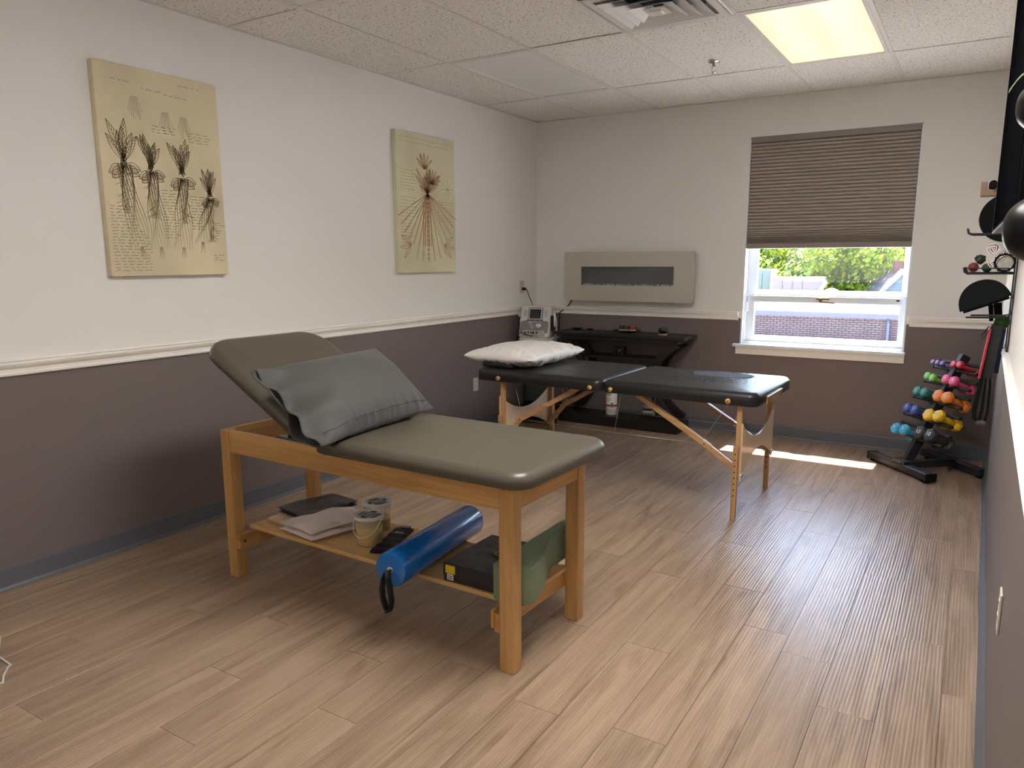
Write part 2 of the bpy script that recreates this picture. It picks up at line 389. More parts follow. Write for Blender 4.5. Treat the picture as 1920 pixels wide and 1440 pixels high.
struct('trim_4', run(RAIL, wallR(0, YB, 0), wallR(0, -.03, 0), nR, ZR), MTR, label='white chair rail along the right wall')
struct('baseboard_left', run(BASE, (0, YB, 0), (0, -.001, 0), (1, 0, 0), 0), MBASE)
struct('baseboard_back', run(BASE, (.001, 0, 0), (W-.001, 0, 0), (0, -1, 0), 0), MBASE)
bb = B(); bm = bb.bm; prev = None
for i in range(120):           # the right-hand cove base bulges off the wall in places
    y = -.02-i*(-YB-.04)/119; wv = .004*math.exp(-((y+2.55)/.16)**2)+.002*math.sin(y*2.1)**2
    row = [bm.verts.new(wallR(0, y, 0)+Vector(nR)*(a+(wv if a > 0 else 0))+Vector((0, 0, c))) for a, c in BASE]
    if prev:
        for a in range(len(BASE)-1): bm.faces.new((prev[a], prev[a+1], row[a+1], row[a]))
    prev = row
struct('baseboard_right', bb, MBASE, smooth=40)

# ---- ceiling: grid, tiles, panels
XE = [0, .5565, 1.1665, 1.7765, 2.3865, 2.9965, 3.6065, W+.08]
YE = [0, -.895, -2.127, -3.360, -4.592, -5.824, -7.056, YB]
cb = B(); cb.box(-.1, YB-.1, H+.06, W+.25, .1, H+.1)
ceil = struct('ceiling', cb, mat('ceiling_void', (.3, .3, .3), .9))
g = B()
for x in XE[1:-1]: g.box(x-.012, YB, H-.0005, x+.012, 0, H+.0012)
for y in YE[1:-1]: g.box(0, y-.012, H-.0008, W+.08, y+.012, H+.0012)
g.box(0, YB, H-.0006, .02, 0, H+.0012); g.box(0, -.02, H-.0007, W+.08, 0, H+.0012); g.box(0, YB, H-.0005, W+.08, YB+.02, H+.0012)
gr = obj('ceiling_grid', g, MGRID, ceil)
g = B(); bm = g.bm
a, c = wallR(.022, YB, H-.0006), wallR(.022, 0, H-.0006); d, e = wallR(-.02, 0, H-.0006), wallR(-.02, YB, H-.0006)
bm.faces.new([bm.verts.new(v) for v in (a, c, d, e)]); obj('wall_angle', g, MGRID, ceil)
FIX = {(3, 1): 0, (1, 1): 0, (1, 3): 0, (4, 1): 1, (4, 3): 1, (4, 5): 1, (1, 5): 1}
DIFFU = (3, 2)
tc = {}
rng = random.Random(5)
for i in range(7):
    for j in range(7):
        if (i, j) in ((1, 1), (1, 3), (4, 1), (4, 3), (4, 5), (1, 5)): continue
        xa, xb, yb, ya = XE[i]+.004, XE[i+1]-.004, YE[j]-.004, YE[j+1]+.004
        parts = [(xa, ya, xb, yb)]
        if (i, j) == DIFFU: parts = [(xa, ya, xb, YE[2]-.62)]
        for (p0, q0, p1, q1) in parts:
            key = (round(p1-p0, 3), round(q1-q0, 3))
            if key in tc: ob = bpy.data.objects.new('ceiling_tile', tc[key]); C.objects.link(ob); ob.parent = ceil
            else:
                q = B(); q.box(-(p1-p0)/2, -(q1-q0)/2, 0, (p1-p0)/2, (q1-q0)/2, .014, .002, 1)
                ob = obj('ceiling_tile', q, MTILE, ceil); tc[key] = ob.data
            ob.location = ((p0+p1)/2, (q0+q1)/2, H+.002+rng.random()*.002)
            ob.rotation_euler = (rng.uniform(-.001, .001), rng.uniform(-.001, .001), 0)

# ================================================================== WINDOW
win = B()
win.box(WX0, 0, WZ0, WX0+.012, .2, WZ1); win.box(WX1-.012, 0, WZ0, WX1, .2, WZ1); win.box(WX0, 0, WZ1-.012, WX1, .2, WZ1)
window = struct('window_1', win, MWF, label='white sash window under the grey pleated blind')
fx0, fx1 = WX0+.012, WX1-.012
def frame(b, x0, z0, x1_, z1, wL, wR, wB, wT, y0, y1, bev=.003):
    b.box(x0, y0, z0, x0+wL, y1, z1, bev); b.box(x1_-wR, y0, z0, x1_, y1, z1, bev)
    b.box(x0+wL-.001, y0, z0, x1_-wR+.001, y1, z0+wB, bev); b.box(x0+wL-.001, y0, z1-wT, x1_-wR+.001, y1, z1, bev); return b
f = B(); frame(f, fx0, 1.125, fx1, 2.375, .075, .045, .07, .06, .105, .15); obj('upper_sash', f, MWF, window)
f = B(); frame(f, fx0, .775, fx1, 1.165, .075, .045, .05, .075, .06, .105)
f.box(fx0+.02, .05, 1.100, fx1-.02, .062, 1.150, .003); lo_s = obj('lower_sash', f, MWF, window)
f = B(); f.box(fx0+.07, .125, 1.19, fx1-.04, .129, 2.32); obj('glass_pane', f, MGLASS, window)
f = B(); f.box(fx0+.07, .080, .82, fx1-.04, .084, 1.095); obj('glass_pane', f, MGLASS, window)
f = B(); f.box(fx0, .03, .752, fx1, .17, .776, .003); f.box(fx0, .03, .776, fx0+.012, .06, 1.15, .002); obj('inner_sill', f, MWF, window)
f = B(); f.box(2.50, .035, 1.128, 2.60, .05, 1.142, .003); f.box(2.525, .022, 1.108, 2.545, .05, 1.14, .003); f.beam((2.535, .028, 1.112), (2.64, .026, 1.105), .010, .008); obj('sash_latch', f, mat('bronze', srgb(120, 96, 66), .35, .9), lo_s)
f = B(); f.box(fx0+.004, .045, 1.02, fx0+.03, .062, 1.10, .003); f.tube([(fx0+.018, .043, 1.02), (fx0+.018, .043, 1.10)], .006); obj('hinge', f, MWF, lo_s)
f = B(); f.box(3.06, .05, 1.125, 3.09, .062, 1.14, .002); obj('sash_stop', f, MCHR, lo_s)
f = B(); f.box(1.885, -.045, .732, 3.158, .03, .756, .005); obj('window_stool', f, MWF, window)
f = B(); f.box(1.908, -.02, .672, 3.155, 0, .733, .004); f.box(1.908, -.026, .716, 3.155, 0, .733, .003); obj('window_apron', f, MTR, window)

# pleated blind
bl = thing('pleated_blind', 'grey cellular pleated blind half lowered in the window', 'blind', (2.543, .022, 2.385))
hw = .592
f = B(); f.box(-hw, -.03, -.045, hw, .03, 0, .004); f.box(-hw-.001, -.032, -.014, hw+.001, -.028, 0, .001); obj('head_rail', f, mat('blind_rail', srgb(138, 129, 124), .5), bl)
MBL = mat('blind_fabric', srgb(172, 161, 153), .85, bump=.1, bscale=300)
f = B(); bm = f.bm; z = -.045; rows = [(-.006, z)]; k = 0
hs = [.0235]*24+[.021, .018, .015, .012, .010, .008, .007, .006, .0055, .005, .005, .005, .005]
tot = sum(hs); sc_ = (.775)/tot
for h_ in hs:
    h_ *= sc_; rows.append((-.019, z-h_*.30)); rows.append((-.022, z-h_*.62)); rows.append((-.017, z-h_*.88)); z -= h_; rows.append((-.003, z))
fr = [[bm.verts.new((sx*hw*.997, y, zz)) for sx in (-1, 1)] for y, zz in rows]
bk = [[bm.verts.new((sx*hw*.997, .022+(-.008-y)*.0+(.014 if y < -.015 else 0), zz)) for sx in (-1, 1)] for y, zz in rows]
for A, Q in zip(fr, fr[1:]): bm.faces.new((A[0], A[1], Q[1], Q[0]))
for A, Q in zip(bk, bk[1:]): bm.faces.new((A[0], Q[0], Q[1], A[1]))
for A, Q, a2, q2 in zip(fr, fr[1:], bk, bk[1:]):
    bm.faces.new((A[0], Q[0], q2[0], a2[0])); bm.faces.new((A[1], a2[1], q2[1], Q[1]))
obj('pleated_fabric', f, MBL, bl)
f = B(); f.box(-hw, -.026, -.860, hw, .026, -.818, .006); obj('bottom_rail', f, mat('blind_rail', srgb(138, 129, 124), .5), bl)

# ================================================================== OUTSIDE
OUT_BRK = mat('brick_purple_brown', srgb(66, 56, 60), .9, var=.15, vscale=3)
bw = thing('neighbour_building', 'low brick building with a white flat roof outside the window', 'building', (0, 19, 0))
f = B(); f.box(-14, .06, -8, 2.35, .3, -.35); obj('brick_backing', f, mat('mortar', srgb(92, 86, 90), .95), bw)
bk_ = B(); rngb = random.Random(3); zz = -.36
for r_ in range(20):
    x = -3.4-(r_ % 2)*.105
    while x < 2.3:
        dy = rngb.uniform(-.006, .004); bk_.box(x, dy, zz-.057, x+.195, .07, zz); x += .208
    zz -= .069
obj('brickwork', bk_, OUT_BRK, bw, kind='stuff', label='brown purple bricks laid in courses')
f = B(); f.box(-14, -.10, -.36, 2.4, .12, -.20, .01); obj('gutter', f, mat('gutter_blue_grey', srgb(52, 55, 72), .6), bw)
f = B(); f.tube([(1.40, -.06, -.34), (1.42, -.08, -.5), (1.42, -.08, -6)], .05); obj('downspout', f, mat('gutter_blue_grey', srgb(52, 55, 72), .6), bw)
f = B(); f.box(-16, .12, -.30, 4, 16, -.20); obj('flat_roof', f, mat('white_membrane', srgb(238, 230, 226), .8, var=.04, vscale=.6), bw)

def hvac(name, label, x0, x1_, y, z0, z1, col, slant=0):
    t = thing(name, label, 'roof unit', (x0, y, z0)); b = B(); wd = x1_-x0; h_ = z1-z0
    b.prism([(0, 0), (wd-slant, 0), (wd, h_*.8), (wd-slant*.3, h_), (0, h_)], 1.2, 'y', 0, .01); obj('casing', b, mat(name+'_paint', col, .6), t)
    b = B()
    for i in (1, 2, 3): b.box(wd*i*.2, -.012, h_*.08, wd*i*.2+.02, .0, h_*.9)
    obj('panel_seam', b, mat(name+'_seam', tuple(c_*.5 for c_ in col[:3])+(1,), .7), t)
    b = B(); b.box(-.02, -.02, h_, wd-slant*.2, 1.22, h_+.04); obj('cap', b, mat(name+'_cap', srgb(150, 138, 134), .6), t)
    return t
hvac('rooftop_duct', 'long pale grey duct unit on the white roof left of centre', -3.40, -1.50, 25, -.25, .70, srgb(74, 70, 73), .45)
f = B(); f.box(0, -.01, 0, .30, .02, .78); tt = hvac('rooftop_condenser', 'small green grey condenser box at the left edge of the window view', -4.55, -3.72, 26, -.25, 1.0, srgb(60, 74, 72))
f.bm.free()
f = B(); f.lathe([(.26, 0), (.26, .25), (.34, .3), (.33, .42), (.24, .54), (.1, .6), (.001, .61)], 20); t = obj('roof_vent', f, mat('vent_white', srgb(140, 138, 142), .5), loc=(-1.10, 24.5, -.25)); tag(t, 'round white domed vent on the neighbouring roof', 'roof vent')
hs_ = thing('distant_house', 'grey shingled gable roof house with a red chimney at right of the view', 'house', (.25, 38.5, 0), R(20))
f = B(); f.prism([(-2.9, -7.9), (2.9, -7.9), (2.9, -2.3), (0, .80), (-2.9, -2.3)], 5.6, 'y', .15); obj('wall', f, mat('siding_pale_blue', srgb(112, 118, 128), .8), hs_)
f = B(); f.prism([(-3.3, -2.62), (-3.25, -2.75), (0, .78), (3.25, -2.75), (3.3, -2.62), (0, .93)], 6.0, 'y', 0); obj('roof', f, mat('shingle_grey', srgb(84, 78, 80), .9, var=.2, vscale=8), hs_)
f = B(); f.prism([(-3.32, -2.66), (-3.30, -2.90), (0, .68), (0, .94)], .08, 'y', -.09); f.prism([(3.32, -2.66), (3.30, -2.90), (0, .68), (0, .94)], .08, 'y', -.09); obj('gable_trim', f, mat('vent_white', srgb(140, 138, 142), .5), hs_)
f = B(); f.box(-.25, .7, .2, .15, 1.1, 1.30, .01); f.box(-.29, .66, 1.26, .19, 1.14, 1.34); obj('chimney', f, mat('chimney_brick', srgb(92, 58, 58), .9), hs_)

def leaf_mat(name, c1, c2):
    m = bpy.data.materials.new(name); m.use_nodes = True; n = m.node_tree; L = n.links; b = n.nodes['Principled BSDF']; b.inputs['Roughness'].default_value = .6
    tc_ = n.nodes.new('ShaderNodeTexCoord'); t = n.nodes.new('ShaderNodeTexNoise'); t.inputs['Scale'].default_value = 2.2; L.new(tc_.outputs['Object'], t.inputs['Vector'])
    r_ = n.nodes.new('ShaderNodeValToRGB'); r_.color_ramp.elements[0].position = .35; r_.color_ramp.elements[1].position = .65; r_.color_ramp.elements[0].color = c1; r_.color_ramp.elements[1].color = c2
    L.new(t.outputs[0], r_.inputs[0]); L.new(r_.outputs[0], b.inputs['Base Color'])
    o = n.nodes['Material Output']; tr = n.nodes.new('ShaderNodeBsdfTranslucent'); L.new(r_.outputs[0], tr.inputs[0]); mx = n.nodes.new('ShaderNodeMixShader'); mx.inputs[0].default_value = .35
    L.new(b.outputs[0], mx.inputs[1]); L.new(tr.outputs[0], mx.inputs[2]); L.new(mx.outputs[0], o.inputs[0])
    return m
LEAFM = [leaf_mat('leaf_yellow_green', srgb(84, 112, 20), srgb(140, 152, 40)), leaf_mat('leaf_mid_green', srgb(66, 98, 34), srgb(112, 134, 52))]
def tree(x, y, z0, rad, hgt, mi, label, seed, n=5200):
    rg = random.Random(seed)
    t = thing('leafy_tree', label, 'tree', (x, y, z0), 0, 'trees beyond the roofs')
    b = B(); b.tube([(0, 0, 0), (.1, 0, hgt*.3), (0, .1, hgt*.6), (-.1, 0, hgt*.85)], [.3, .24, .15, .05], 10)
    for k in range(6):
        a = k*1.05; b.tube([(0, 0, hgt*.4), (math.cos(a)*rad*.4, math.sin(a)*rad*.4, hgt*.62), (math.cos(a)*rad*.7, math.sin(a)*rad*.7, hgt*.78)], [.12, .07, .02], 6)
    obj('trunk', b, mat('bark', srgb(44, 36, 30), .9), t)
    bm = bmesh.new()
    blobs = [(Vector((rg.uniform(-1, 1)*rad*.75, rg.uniform(-1, 1)*rad*.6, hgt*(.25+.7*rg.random()))), rad*rg.uniform(.28, .46)) for _ in range(26)]
    for k in range(n):
        c_, r_ = rg.choice(blobs); d = Vector((rg.gauss(0, 1), rg.gauss(0, 1), rg.gauss(0, 1))).normalized()
        p = c_+d*r_*rg.uniform(.75, 1.05); s = rg.uniform(.10, .21)
        u = (d+Vector((rg.gauss(0, .5), rg.gauss(0, .5), rg.gauss(0, .5)))).normalized().orthogonal().normalized(); v = d.cross(u).normalized()
        q = [p+u*s, p+v*s*.6, p-u*s, p-v*s*.6]
        bm.faces.new([bm.verts.new(a) for a in q])
    me = bpy.data.meshes.new('foliage'); bm.to_mesh(me); bm.free(); me.materials.append(LEAFM[mi]); o = bpy.data.objects.new('foliage', me); C.objects.link(o); o.parent = t; o['kind'] = 'stuff'
tree(-10.2, 45, -7, 4.2, 12.5, 0, 'bright yellow green tree at the left of the window view', 1, 15000)
tree(-4.2, 42, -7, 3.9, 11.5, 0, 'bright yellow green tree behind the long rooftop duct', 2, 15000)
tree(1.6, 52, -7, 4.8, 12.5, 1, 'softer green tree behind the gabled house', 3, 15000)
tree(9.0, 46, -7, 4.2, 12.5, 1, 'softer green tree at the right of the window view', 4, 6000)
tree(-5.5, 60, -7, 6.0, 14, 1, 'mid green tree filling the gap between the nearer trees', 5, 14000)
tree(-16.5, 56, -7, 6.0, 14, 0, 'yellow green tree far to the left beyond the roofs', 6, 7000)
f = B(); f.box(-60, 1, -8.2, 60, 90, -8); t = obj('ground', f, mat('grass_ground', srgb(50, 62, 32), .95)); t['kind'] = 'structure'

f = B(); f.box(-9, .22, -1.5, 12, 18.9, -1.35); f.box(-9, .22, -1.35, 12, .40, -1.22)
t = obj('added_bounce_roof', f, mat('white_membrane', srgb(238, 230, 226), .8, var=.04, vscale=.6)); t['kind'] = 'structure'  # added roof, out of view, bounces sunlight through the window onto the ceiling

# ================================================================== CEILING FITTINGS
def fixture(i, j, lit, label):
    xa, xb, yb, ya = XE[i]+.012, XE[i+1]-.012, YE[j]-.012, YE[j+1]+.012; cx, cy = (xa+xb)/2, (ya+yb)/2; hx, hy = (xb-xa)/2, (yb-ya)/2
    t = thing('ceiling_light_panel', label, 'ceiling light', (cx, cy, H), 0, 'recessed fluorescent ceiling panels')
    b = B(); frame_ = [(-hx, -hy, hx, -hy+.022), (-hx, hy-.022, hx, hy), (-hx, -hy+.022, -hx+.022, hy-.022), (hx-.022, -hy+.022, hx, hy-.022)]
    for a0, b0, a1, b1 in frame_: b.box(a0, b0, -.002, a1, b1, .012, .001, 1)
    obj('door_frame', b, MGRID, t)
    b = B(); b.box(-hx+.02, -hy+.02, .004, hx-.02, hy-.02, .007); obj('diffuser', b, diffuser_mat(*(('diffuser_unlit', 0), ('diffuser_warm_lit', LAMP), ('diffuser_lit', LAMPR), ('diffuser_rear_lit', LAMPB))[lit]), t, label='glowing warm diffuser' if lit else 'unlit white diffuser')
    b = B(); b.box(-hx+.001, -hy+.001, .008, hx-.001, hy-.001, .055); obj('housing', b, MGRID, t)
fixture(4, 1, 1, 'glowing warm ceiling panel near the window')
fixture(1, 1, 0, 'unlit white ceiling panel above the portable table')
fixture(1, 3, 0, 'unlit ceiling panel at the top left corner of the view')
fixture(4, 3, 2, 'lit ceiling panel over the right side of the room, above the frame')
fixture(4, 5, 3, 'lit ceiling panel behind the viewpoint on the right')
fixture(1, 5, 3, 'lit ceiling panel behind the viewpoint on the left')
# air diffuser: nested louvres
t = thing('air_diffuser', 'white square ceiling air vent with nested louvres', 'air vent', (2.0815, -2.437, H))
b = B()
def ring(b, h0, z0, h1, z1, th=.004):
    V = []
    for hh, zz in ((h0, z0), (h1, z1), (h1-th, z1), (h0-th, z0+.0)):
        V.append([b.bm.verts.new((sx*hh, sy*hh, zz)) for sx, sy in ((1, 1), (-1, 1), (-1, -1), (1, -1))])
    for A, Q in zip(V, V[1:]+V[:1]):
        for k in range(4): b.bm.faces.new((A[k], A[(k+1) % 4], Q[(k+1) % 4], Q[k]))
for h0 in (.292,): ring(b, .297, -.001, .292, -.004, .05)
obj('outer_frame', b, MWHT, t)
for h0, h1, z0, z1 in ((.288, .190, -.004, .035), (.232, .135, -.014, .026), (.176, .080, -.020, .020), (.120, .03, -.024, .014)):
    b = B(); ring(b, h0, z0, h1, z1, .004); obj('louvre', b, MWHT, t)
b = B(); b.prism([(-.055, -.055), (.055, -.055), (.055, .055), (-.055, .055)], .004, 'z', -.020); b.box(-.035, -.035, -.030, .035, .035, -.016, .008); obj('centre_plate', b, MWHT, t)
b = B(); b.box(-.29, -.29, .052, .29, .29, .056); obj('duct_back', b, mat('duct_dark', (.01, .01, .01), .9), t)
# fill strip around diffuser
# sprinkler
t = thing('fire_sprinkler', 'chrome fire sprinkler head hanging from the ceiling', 'sprinkler', (2.017, -1.269, H))
b = B(); b.lathe([(.038, 0), (.036, -.006), (.018, -.008), (.012, -.010)], 24); obj('escutcheon', b, MCHR, t)
b = B(); b.lathe([(.010, 0), (.010, -.03), (.013, -.032), (.013, -.038), (.008, -.042)], 12); b.tube([(.011, 0, -.036), (.014, 0, -.05), (.003, 0, -.068)], .003, 6); b.tube([(-.011, 0, -.036), (-.014, 0, -.05), (-.003, 0, -.068)], .003, 6); obj('nozzle', b, MCHR, t)
b = B(); b.lathe([(.017, -.068), (.017, -.071), (.004, -.073)], 12); obj('deflector', b, MCHR, t)

# ================================================================== WALL PICTURES (generic stand-ins, same size and colours)
PARCH = mat('parchment_canvas', srgb(214, 201, 168), .85, var=.12, vscale=2.2, bump=.1, bscale=300)
PARCHG = mat('parchment_canvas_green', srgb(212, 206, 174), .85, var=.10, vscale=2.5, bump=.1, bscale=300)
INK = mat('sepia_ink', srgb(122, 104, 78), .9); INKR = mat('red_brown_ink', srgb(170, 124, 82), .9); INKL = mat('pale_sepia_wash', srgb(184, 168, 132), .9)
def scribble(b, rg, y0, y1, z, h_, w_=.0022):
    y = y0
    while y < y1:
        L = rg.uniform(.015, .045); n = int(L/.004)+2
        b.stroke([(0, y+L*i/n, z+rg.uniform(-.5, .5)*h_+(h_*.7 if rg.random() < .12 else 0)) for i in range(n)], w_, (1, 0, 0)); y += L+.008
def picture(name, label, y0, y1, z0, z1, canvas, kind):
    t = thing(name, label, 'picture', (0, (y0+y1)/2, (z0+z1)/2), 0, 'parchment coloured canvas pictures')
    hy, hz = (y1-y0)/2, (z1-z0)/2
    b = B(); b.box(.001, -hy, -hz, .036, hy, hz, .003); obj('canvas', b, canvas, t)
    rg = random.Random(11 if kind else 4); bI = B(); bW = B()
    S = lambda pts, w_, bb=bI: bb.stroke([(0, y, z) for y, z in pts], w_, (1, 0, 0))
    def leaf(y, z, ang, L, wd, ink=bI, fill=True):
        ca, sa = math.cos(ang), math.sin(ang); n = 9
        P = lambda s_, o_: (y+ca*L*s_-sa*o_, z+sa*L*s_+ca*o_)
        up = [P(i/n, wd*math.sin(PI*i/n)) for i in range(n+1)]; dn = [P(i/n, -wd*math.sin(PI*i/n)) for i in range(n+1)]
        S(up, .0028, ink); S(dn, .0028, ink); S([P(0, 0), P(.5, 0), P(1, 0)], .002, ink)
        for i in range(1, 9):
            S([P(i/10, 0), P(i/10+.12, wd*.7*math.sin(PI*i/10))], .0016, ink); S([P(i/10, 0), P(i/10+.12, -wd*.7*math.sin(PI*i/10))], .0016, ink)
    if kind == 0:
        # four tall plant studies with long roots, notes above and between
        for cy, top, bot, s_ in ((-.22, .17, -.36, 1.15), (-.08, .15, -.36, 1.0), (.09, .13, -.36, 1.05), (.245, .04, -.33, .8)):
            for k in range(7):
                a = R(58+k*11+rg.uniform(-3, 3)); leaf(cy+(k-3)*.006, top-.12+rg.uniform(-.02, .02), a, .16*s_*rg.uniform(.8, 1.1), .017*s_)
            for k in range(4): leaf(cy, top-.14, R(-30+k*20 if k < 2 else 170+k*18), .075*s_, .022*s_)
            for k in range(9):
                o_ = (k-4)*.006*s_; pts = [(cy+o_+math.sin(i*.7+k)*.007+(i/14)*(cy*-.25+.02*(k-4)*.4), top-.13-(top-.13-bot)*i/14) for i in range(15)]
                S(pts, [.0045*(1-i/17) for i in range(15)])
            for k in range(26):
                zz_ = top-.14-rg.random()*.2; S([(cy+rg.uniform(-.03, .03)*s_, zz_), (cy+rg.uniform(-.05, .05)*s_, zz_-.03)], .0018)
            for k in range(3): S([(cy-.028*s_+k*.02, top-.13), (cy-.02*s_+k*.015, top-.22), (cy-.01+k*.008, top-.36)], .010, bW)
            for k in range(4): S([(cy+(k-1.5)*.004-cy*.25, bot+.01), (cy+(k-1.5)*.009-cy*.27, bot-.045)], [.003, .001])
        for cy, zt in ((-.14, .36), (.02, .31), (.12, .30)):
            for k in range(9): S([(cy+(k-4)*.004, zt), (cy+(k-4)*.009, zt-.07-.012*(k % 4))], .0014)
        for yy, zz_, w__ in ((-.25, .42, .09), (-.10, .40, .07), (.02, .39, .12), (.10, .45, .12)): scribble(bI, rg, yy, yy+w__, zz_, .006)
        for k in range(3): scribble(bI, rg, -.06, .07, .235-k*.014, .005)
        for k in range(4): scribble(bI, rg, .14, .25, .225-k*.014, .005)
        for k in range(22): scribble(bI, rg, -.31, -.31+.10+.006*k if k < 12 else -.12, -.16-k*.0145, .0045)
        for k in range(17): scribble(bI, rg, -.035, .03, -.07-k*.0145, .0045)
        for k in range(12): scribble(bI, rg, .125, .185, -.09-k*.015, .0045)
        for k in range(6): scribble(bI, rg, .262, .288, -.22-k*.013, .0045)
        for k in range(3): scribble(bI, rg, .245, .288, -.39-k*.013, .0045)
        i1, i2 = INK, INKL
    else:
        # one central flower-head study with spreading roots
        for k in range(15):
            a = R(180+24+k*9.4); L = .5 if 4 < k < 11 else .42
            ey, ez = math.cos(a)*L*.9, .08+math.sin(a)*L
            S([(0, .08), (ey*.5+rg.uniform(-.01, .01), (.08+ez)/2), (ey, max(ez, -.46))], .0045)
            S([(.006, .08), (ey*.5+.012, (.08+ez)/2+.01), (ey+.012, max(ez, -.46))], .0025)
        for k in range(11): leaf(0, .08, R(30+k*12), .16+.06*math.sin(k*1.7), .014)
        for k in range(7): leaf(.06, .15, R(20+k*22), .11, .012)
        for k in range(5): leaf(-.03, .25, R(40+k*25), .12, .012)
        for k in range(18): S([(-.05+rg.random()*.1, .1+rg.random()*.12), (-.05+rg.random()*.1, .09+rg.random()*.1)], .002)
        for k in range(14): S([(-.012, .05-k*.034), (.012, .046-k*.034)], .010, bW); S([(-.014, .05-k*.034), (.014, .05-k*.034)], .002)
        for k in range(8): S([(.25, .13), (.25+.07*math.cos(k*.8), .13+.07*math.sin(k*.8))], .003)
        for sg in (-1, 1):
            for k in range(3): leaf(sg*.2, -.29, R(90-sg*60-sg*k*40), .13, .02)
        for k in range(2): scribble(bI, rg, -.30, .25, .455-k*.03, .007)
        for k in range(7): scribble(bI, rg, -.31, -.16, .23-k*.022, .005)
        for k in range(7): scribble(bI, rg, -.31, -.15, .04-k*.022, .005)
        for k in range(8): scribble(bI, rg, -.31, -.20, -.12-k*.022, .005)
        for k in range(8): scribble(bI, rg, .12, .30, .03-k*.02, .005)
        for k in range(5): S([(-.05+k*.02, .02), (-.06+k*.025, -.3)], .012, bW)
        i1, i2 = INKR, mat('tan_wash', srgb(190, 160, 116), .9)
    obj('ink_wash', bW, i2, t, loc=(.0364, 0, 0), kind='stuff', recalc=False, weld=False); obj('ink_drawing', bI, i1, t, loc=(.0368, 0, 0), kind='stuff', recalc=False, weld=False)
picture('wall_picture', 'larger parchment canvas with four brown plant studies, left wall near the door end', -4.150, -3.490, 1.368, 2.352, PARCH, 0)
picture('wall_picture', 'narrower looking parchment canvas with one red brown root study, nearer the corner', -2.040, -1.350, 1.352, 2.338, PARCHG, 1)

# ================================================================== OUTLETS
def outlet(loc, rz, label, plug=False, cols=('ivory',)):
    t = thing('wall_outlet', label, 'outlet', loc, rz)     # local +x is out of the wall
    b = B(); b.box(.0005, -.035, -.057, .006, .035, .057, .002); obj('cover_plate', b, mat('ivory_plastic', srgb(206, 196, 182), .4), t)
    for z in (.02, -.02):
        b = B(); b.box(.004, -.016, z-.014, .008, .016, z+.014, .003); o = obj('socket', b, mat('ivory_plastic', srgb(206, 196, 182), .4), t)
        b = B()
        for y in (-.006, .006): b.box(.0078, y-.001, z-.002, .0085, y+.001, z+.007)
        b.box(.0078, -.002, z-.010, .0085, .002, z-.006); obj('slot', b, MBLK, o)
    return t
outlet((0, -.275, 1.20), 0, 'ivory outlet on the left wall above the chair rail, black plug in it')
outlet((0, -1.045, .40), 0, 'low ivory outlet on the left wall behind the portable table')
p = wallR(0, -3.93, .50); t = outlet((p.x, p.y, p.z), PI+RA, 'outlet on the right wall close to the viewer')
t = thing('power_cord', 'black plug and cord dropping from the outlet to the therapy device', 'cord', (0.008, -.275, 1.18))
b = B(); b.box(0, -.013, -.013, .03, .013, .013, .005); b.tube([(.03, 0, 0), (.045, 0, -.004)], [.008, .005]); obj('plug', b, MBLK, t)
b = B(); b.tube([(.04, 0, -.003), (.055, .005, -.03), (.06, .02, -.07), (.075, .04, -.12), (.10, .03, -.17)], .0035, 6); obj('cable', b, MBLK, t)
b = B(); b.tube([(.41, -.06, 1.085), (.36, -.02, 1.03), (.30, -.008, .985), (.27, -.028, .96), (.25, -.012, .8), (.22, -.01, .45)], .006, 6); t = obj('fireplace_cord', b, MBLK); tag(t, 'black cord slanting from the fireplace down to the chair rail', 'cord')
b = B(); b.tube([(.45, -4.98, .004), (.60, -5.055, .004), (.677, -5.06, .004), (.706, -5.062, .004), (.715, -5.075, .004), (.76, -5.11, .004), (.808, -5.135, .004), (.80, -5.155, .004), (.6, -5.25, .004)], .0035, 6)
t = obj('floor_cable', b, MWHT); tag(t, 'thin white cable lying on the floor at the left edge', 'cable')

# ================================================================== TREATMENT TABLE (foreground)
TT = thing('treatment_table', 'wooden treatment table with raised backrest and olive brown vinyl pads', 'treatment table', (.725, -4.13, 0), R(-1.6))
LY = .527
for lx, ly in ((0, 0), (1.512, 0), (0, LY-.056), (1.512, LY-.056)):
    b = B(); b.box(-.029, -.028, 0, .029, .028, .697, .003); obj('leg', b, MOAK, TT, loc=(lx+.029, ly+.028, 0))
b = B(); b.box(.058, .004, .597, 1.512, .026, .699, .003); obj('side_rail', b, MOAKX, TT)
b = B(); b.box(.058, LY-.026, .597, 1.512, LY-.004, .699, .003); obj('side_rail', b, MOAKX, TT)
b = B(); b.box(.004, .056, .597, .026, LY-.056, .699, .003); obj('end_rail', b, MOAKY, TT)
b = B(); b.box(1.544, .056, .597, 1.566, LY-.056, .699, .003); obj('end_rail', b, MOAKY, TT)
for x in (.060, 1.488):
    b = B(); b.box(x, .004, .142, x+.022, LY-.004, .212, .002); o = obj('cross_rail', b, MOAKY, TT)
    b = B(); b.lathe([(.006, 0), (.006, .003), (.003, .004)], 10, Matrix.Translation((x+.022, .03, .177)) @ Matrix.Rotation(PI/2, 4, 'Y')); obj('bolt', b, MBLK, o)
b = B(); b.box(1.478, -.004, .158, 1.49, .02, .225, .002); obj('cleat', b, MOAKY, TT)
b = B(); b.box(.045, .088, .213, 1.525, LY-.06, .231, .002); obj('shelf', b, MSHELF, TT)
b = cushion(1.012, .655, .064, .085, .036, .008, .004); obj('seat_pad', b, MVIN, TT, loc=(.642+.506, .2625, .698), smooth=50)
b = B(); b.box(.66, -.02, .690, 1.60, .545, .699, .002); obj('seat_board', b, mat('board_dark', srgb(60, 46, 32), .7), TT)
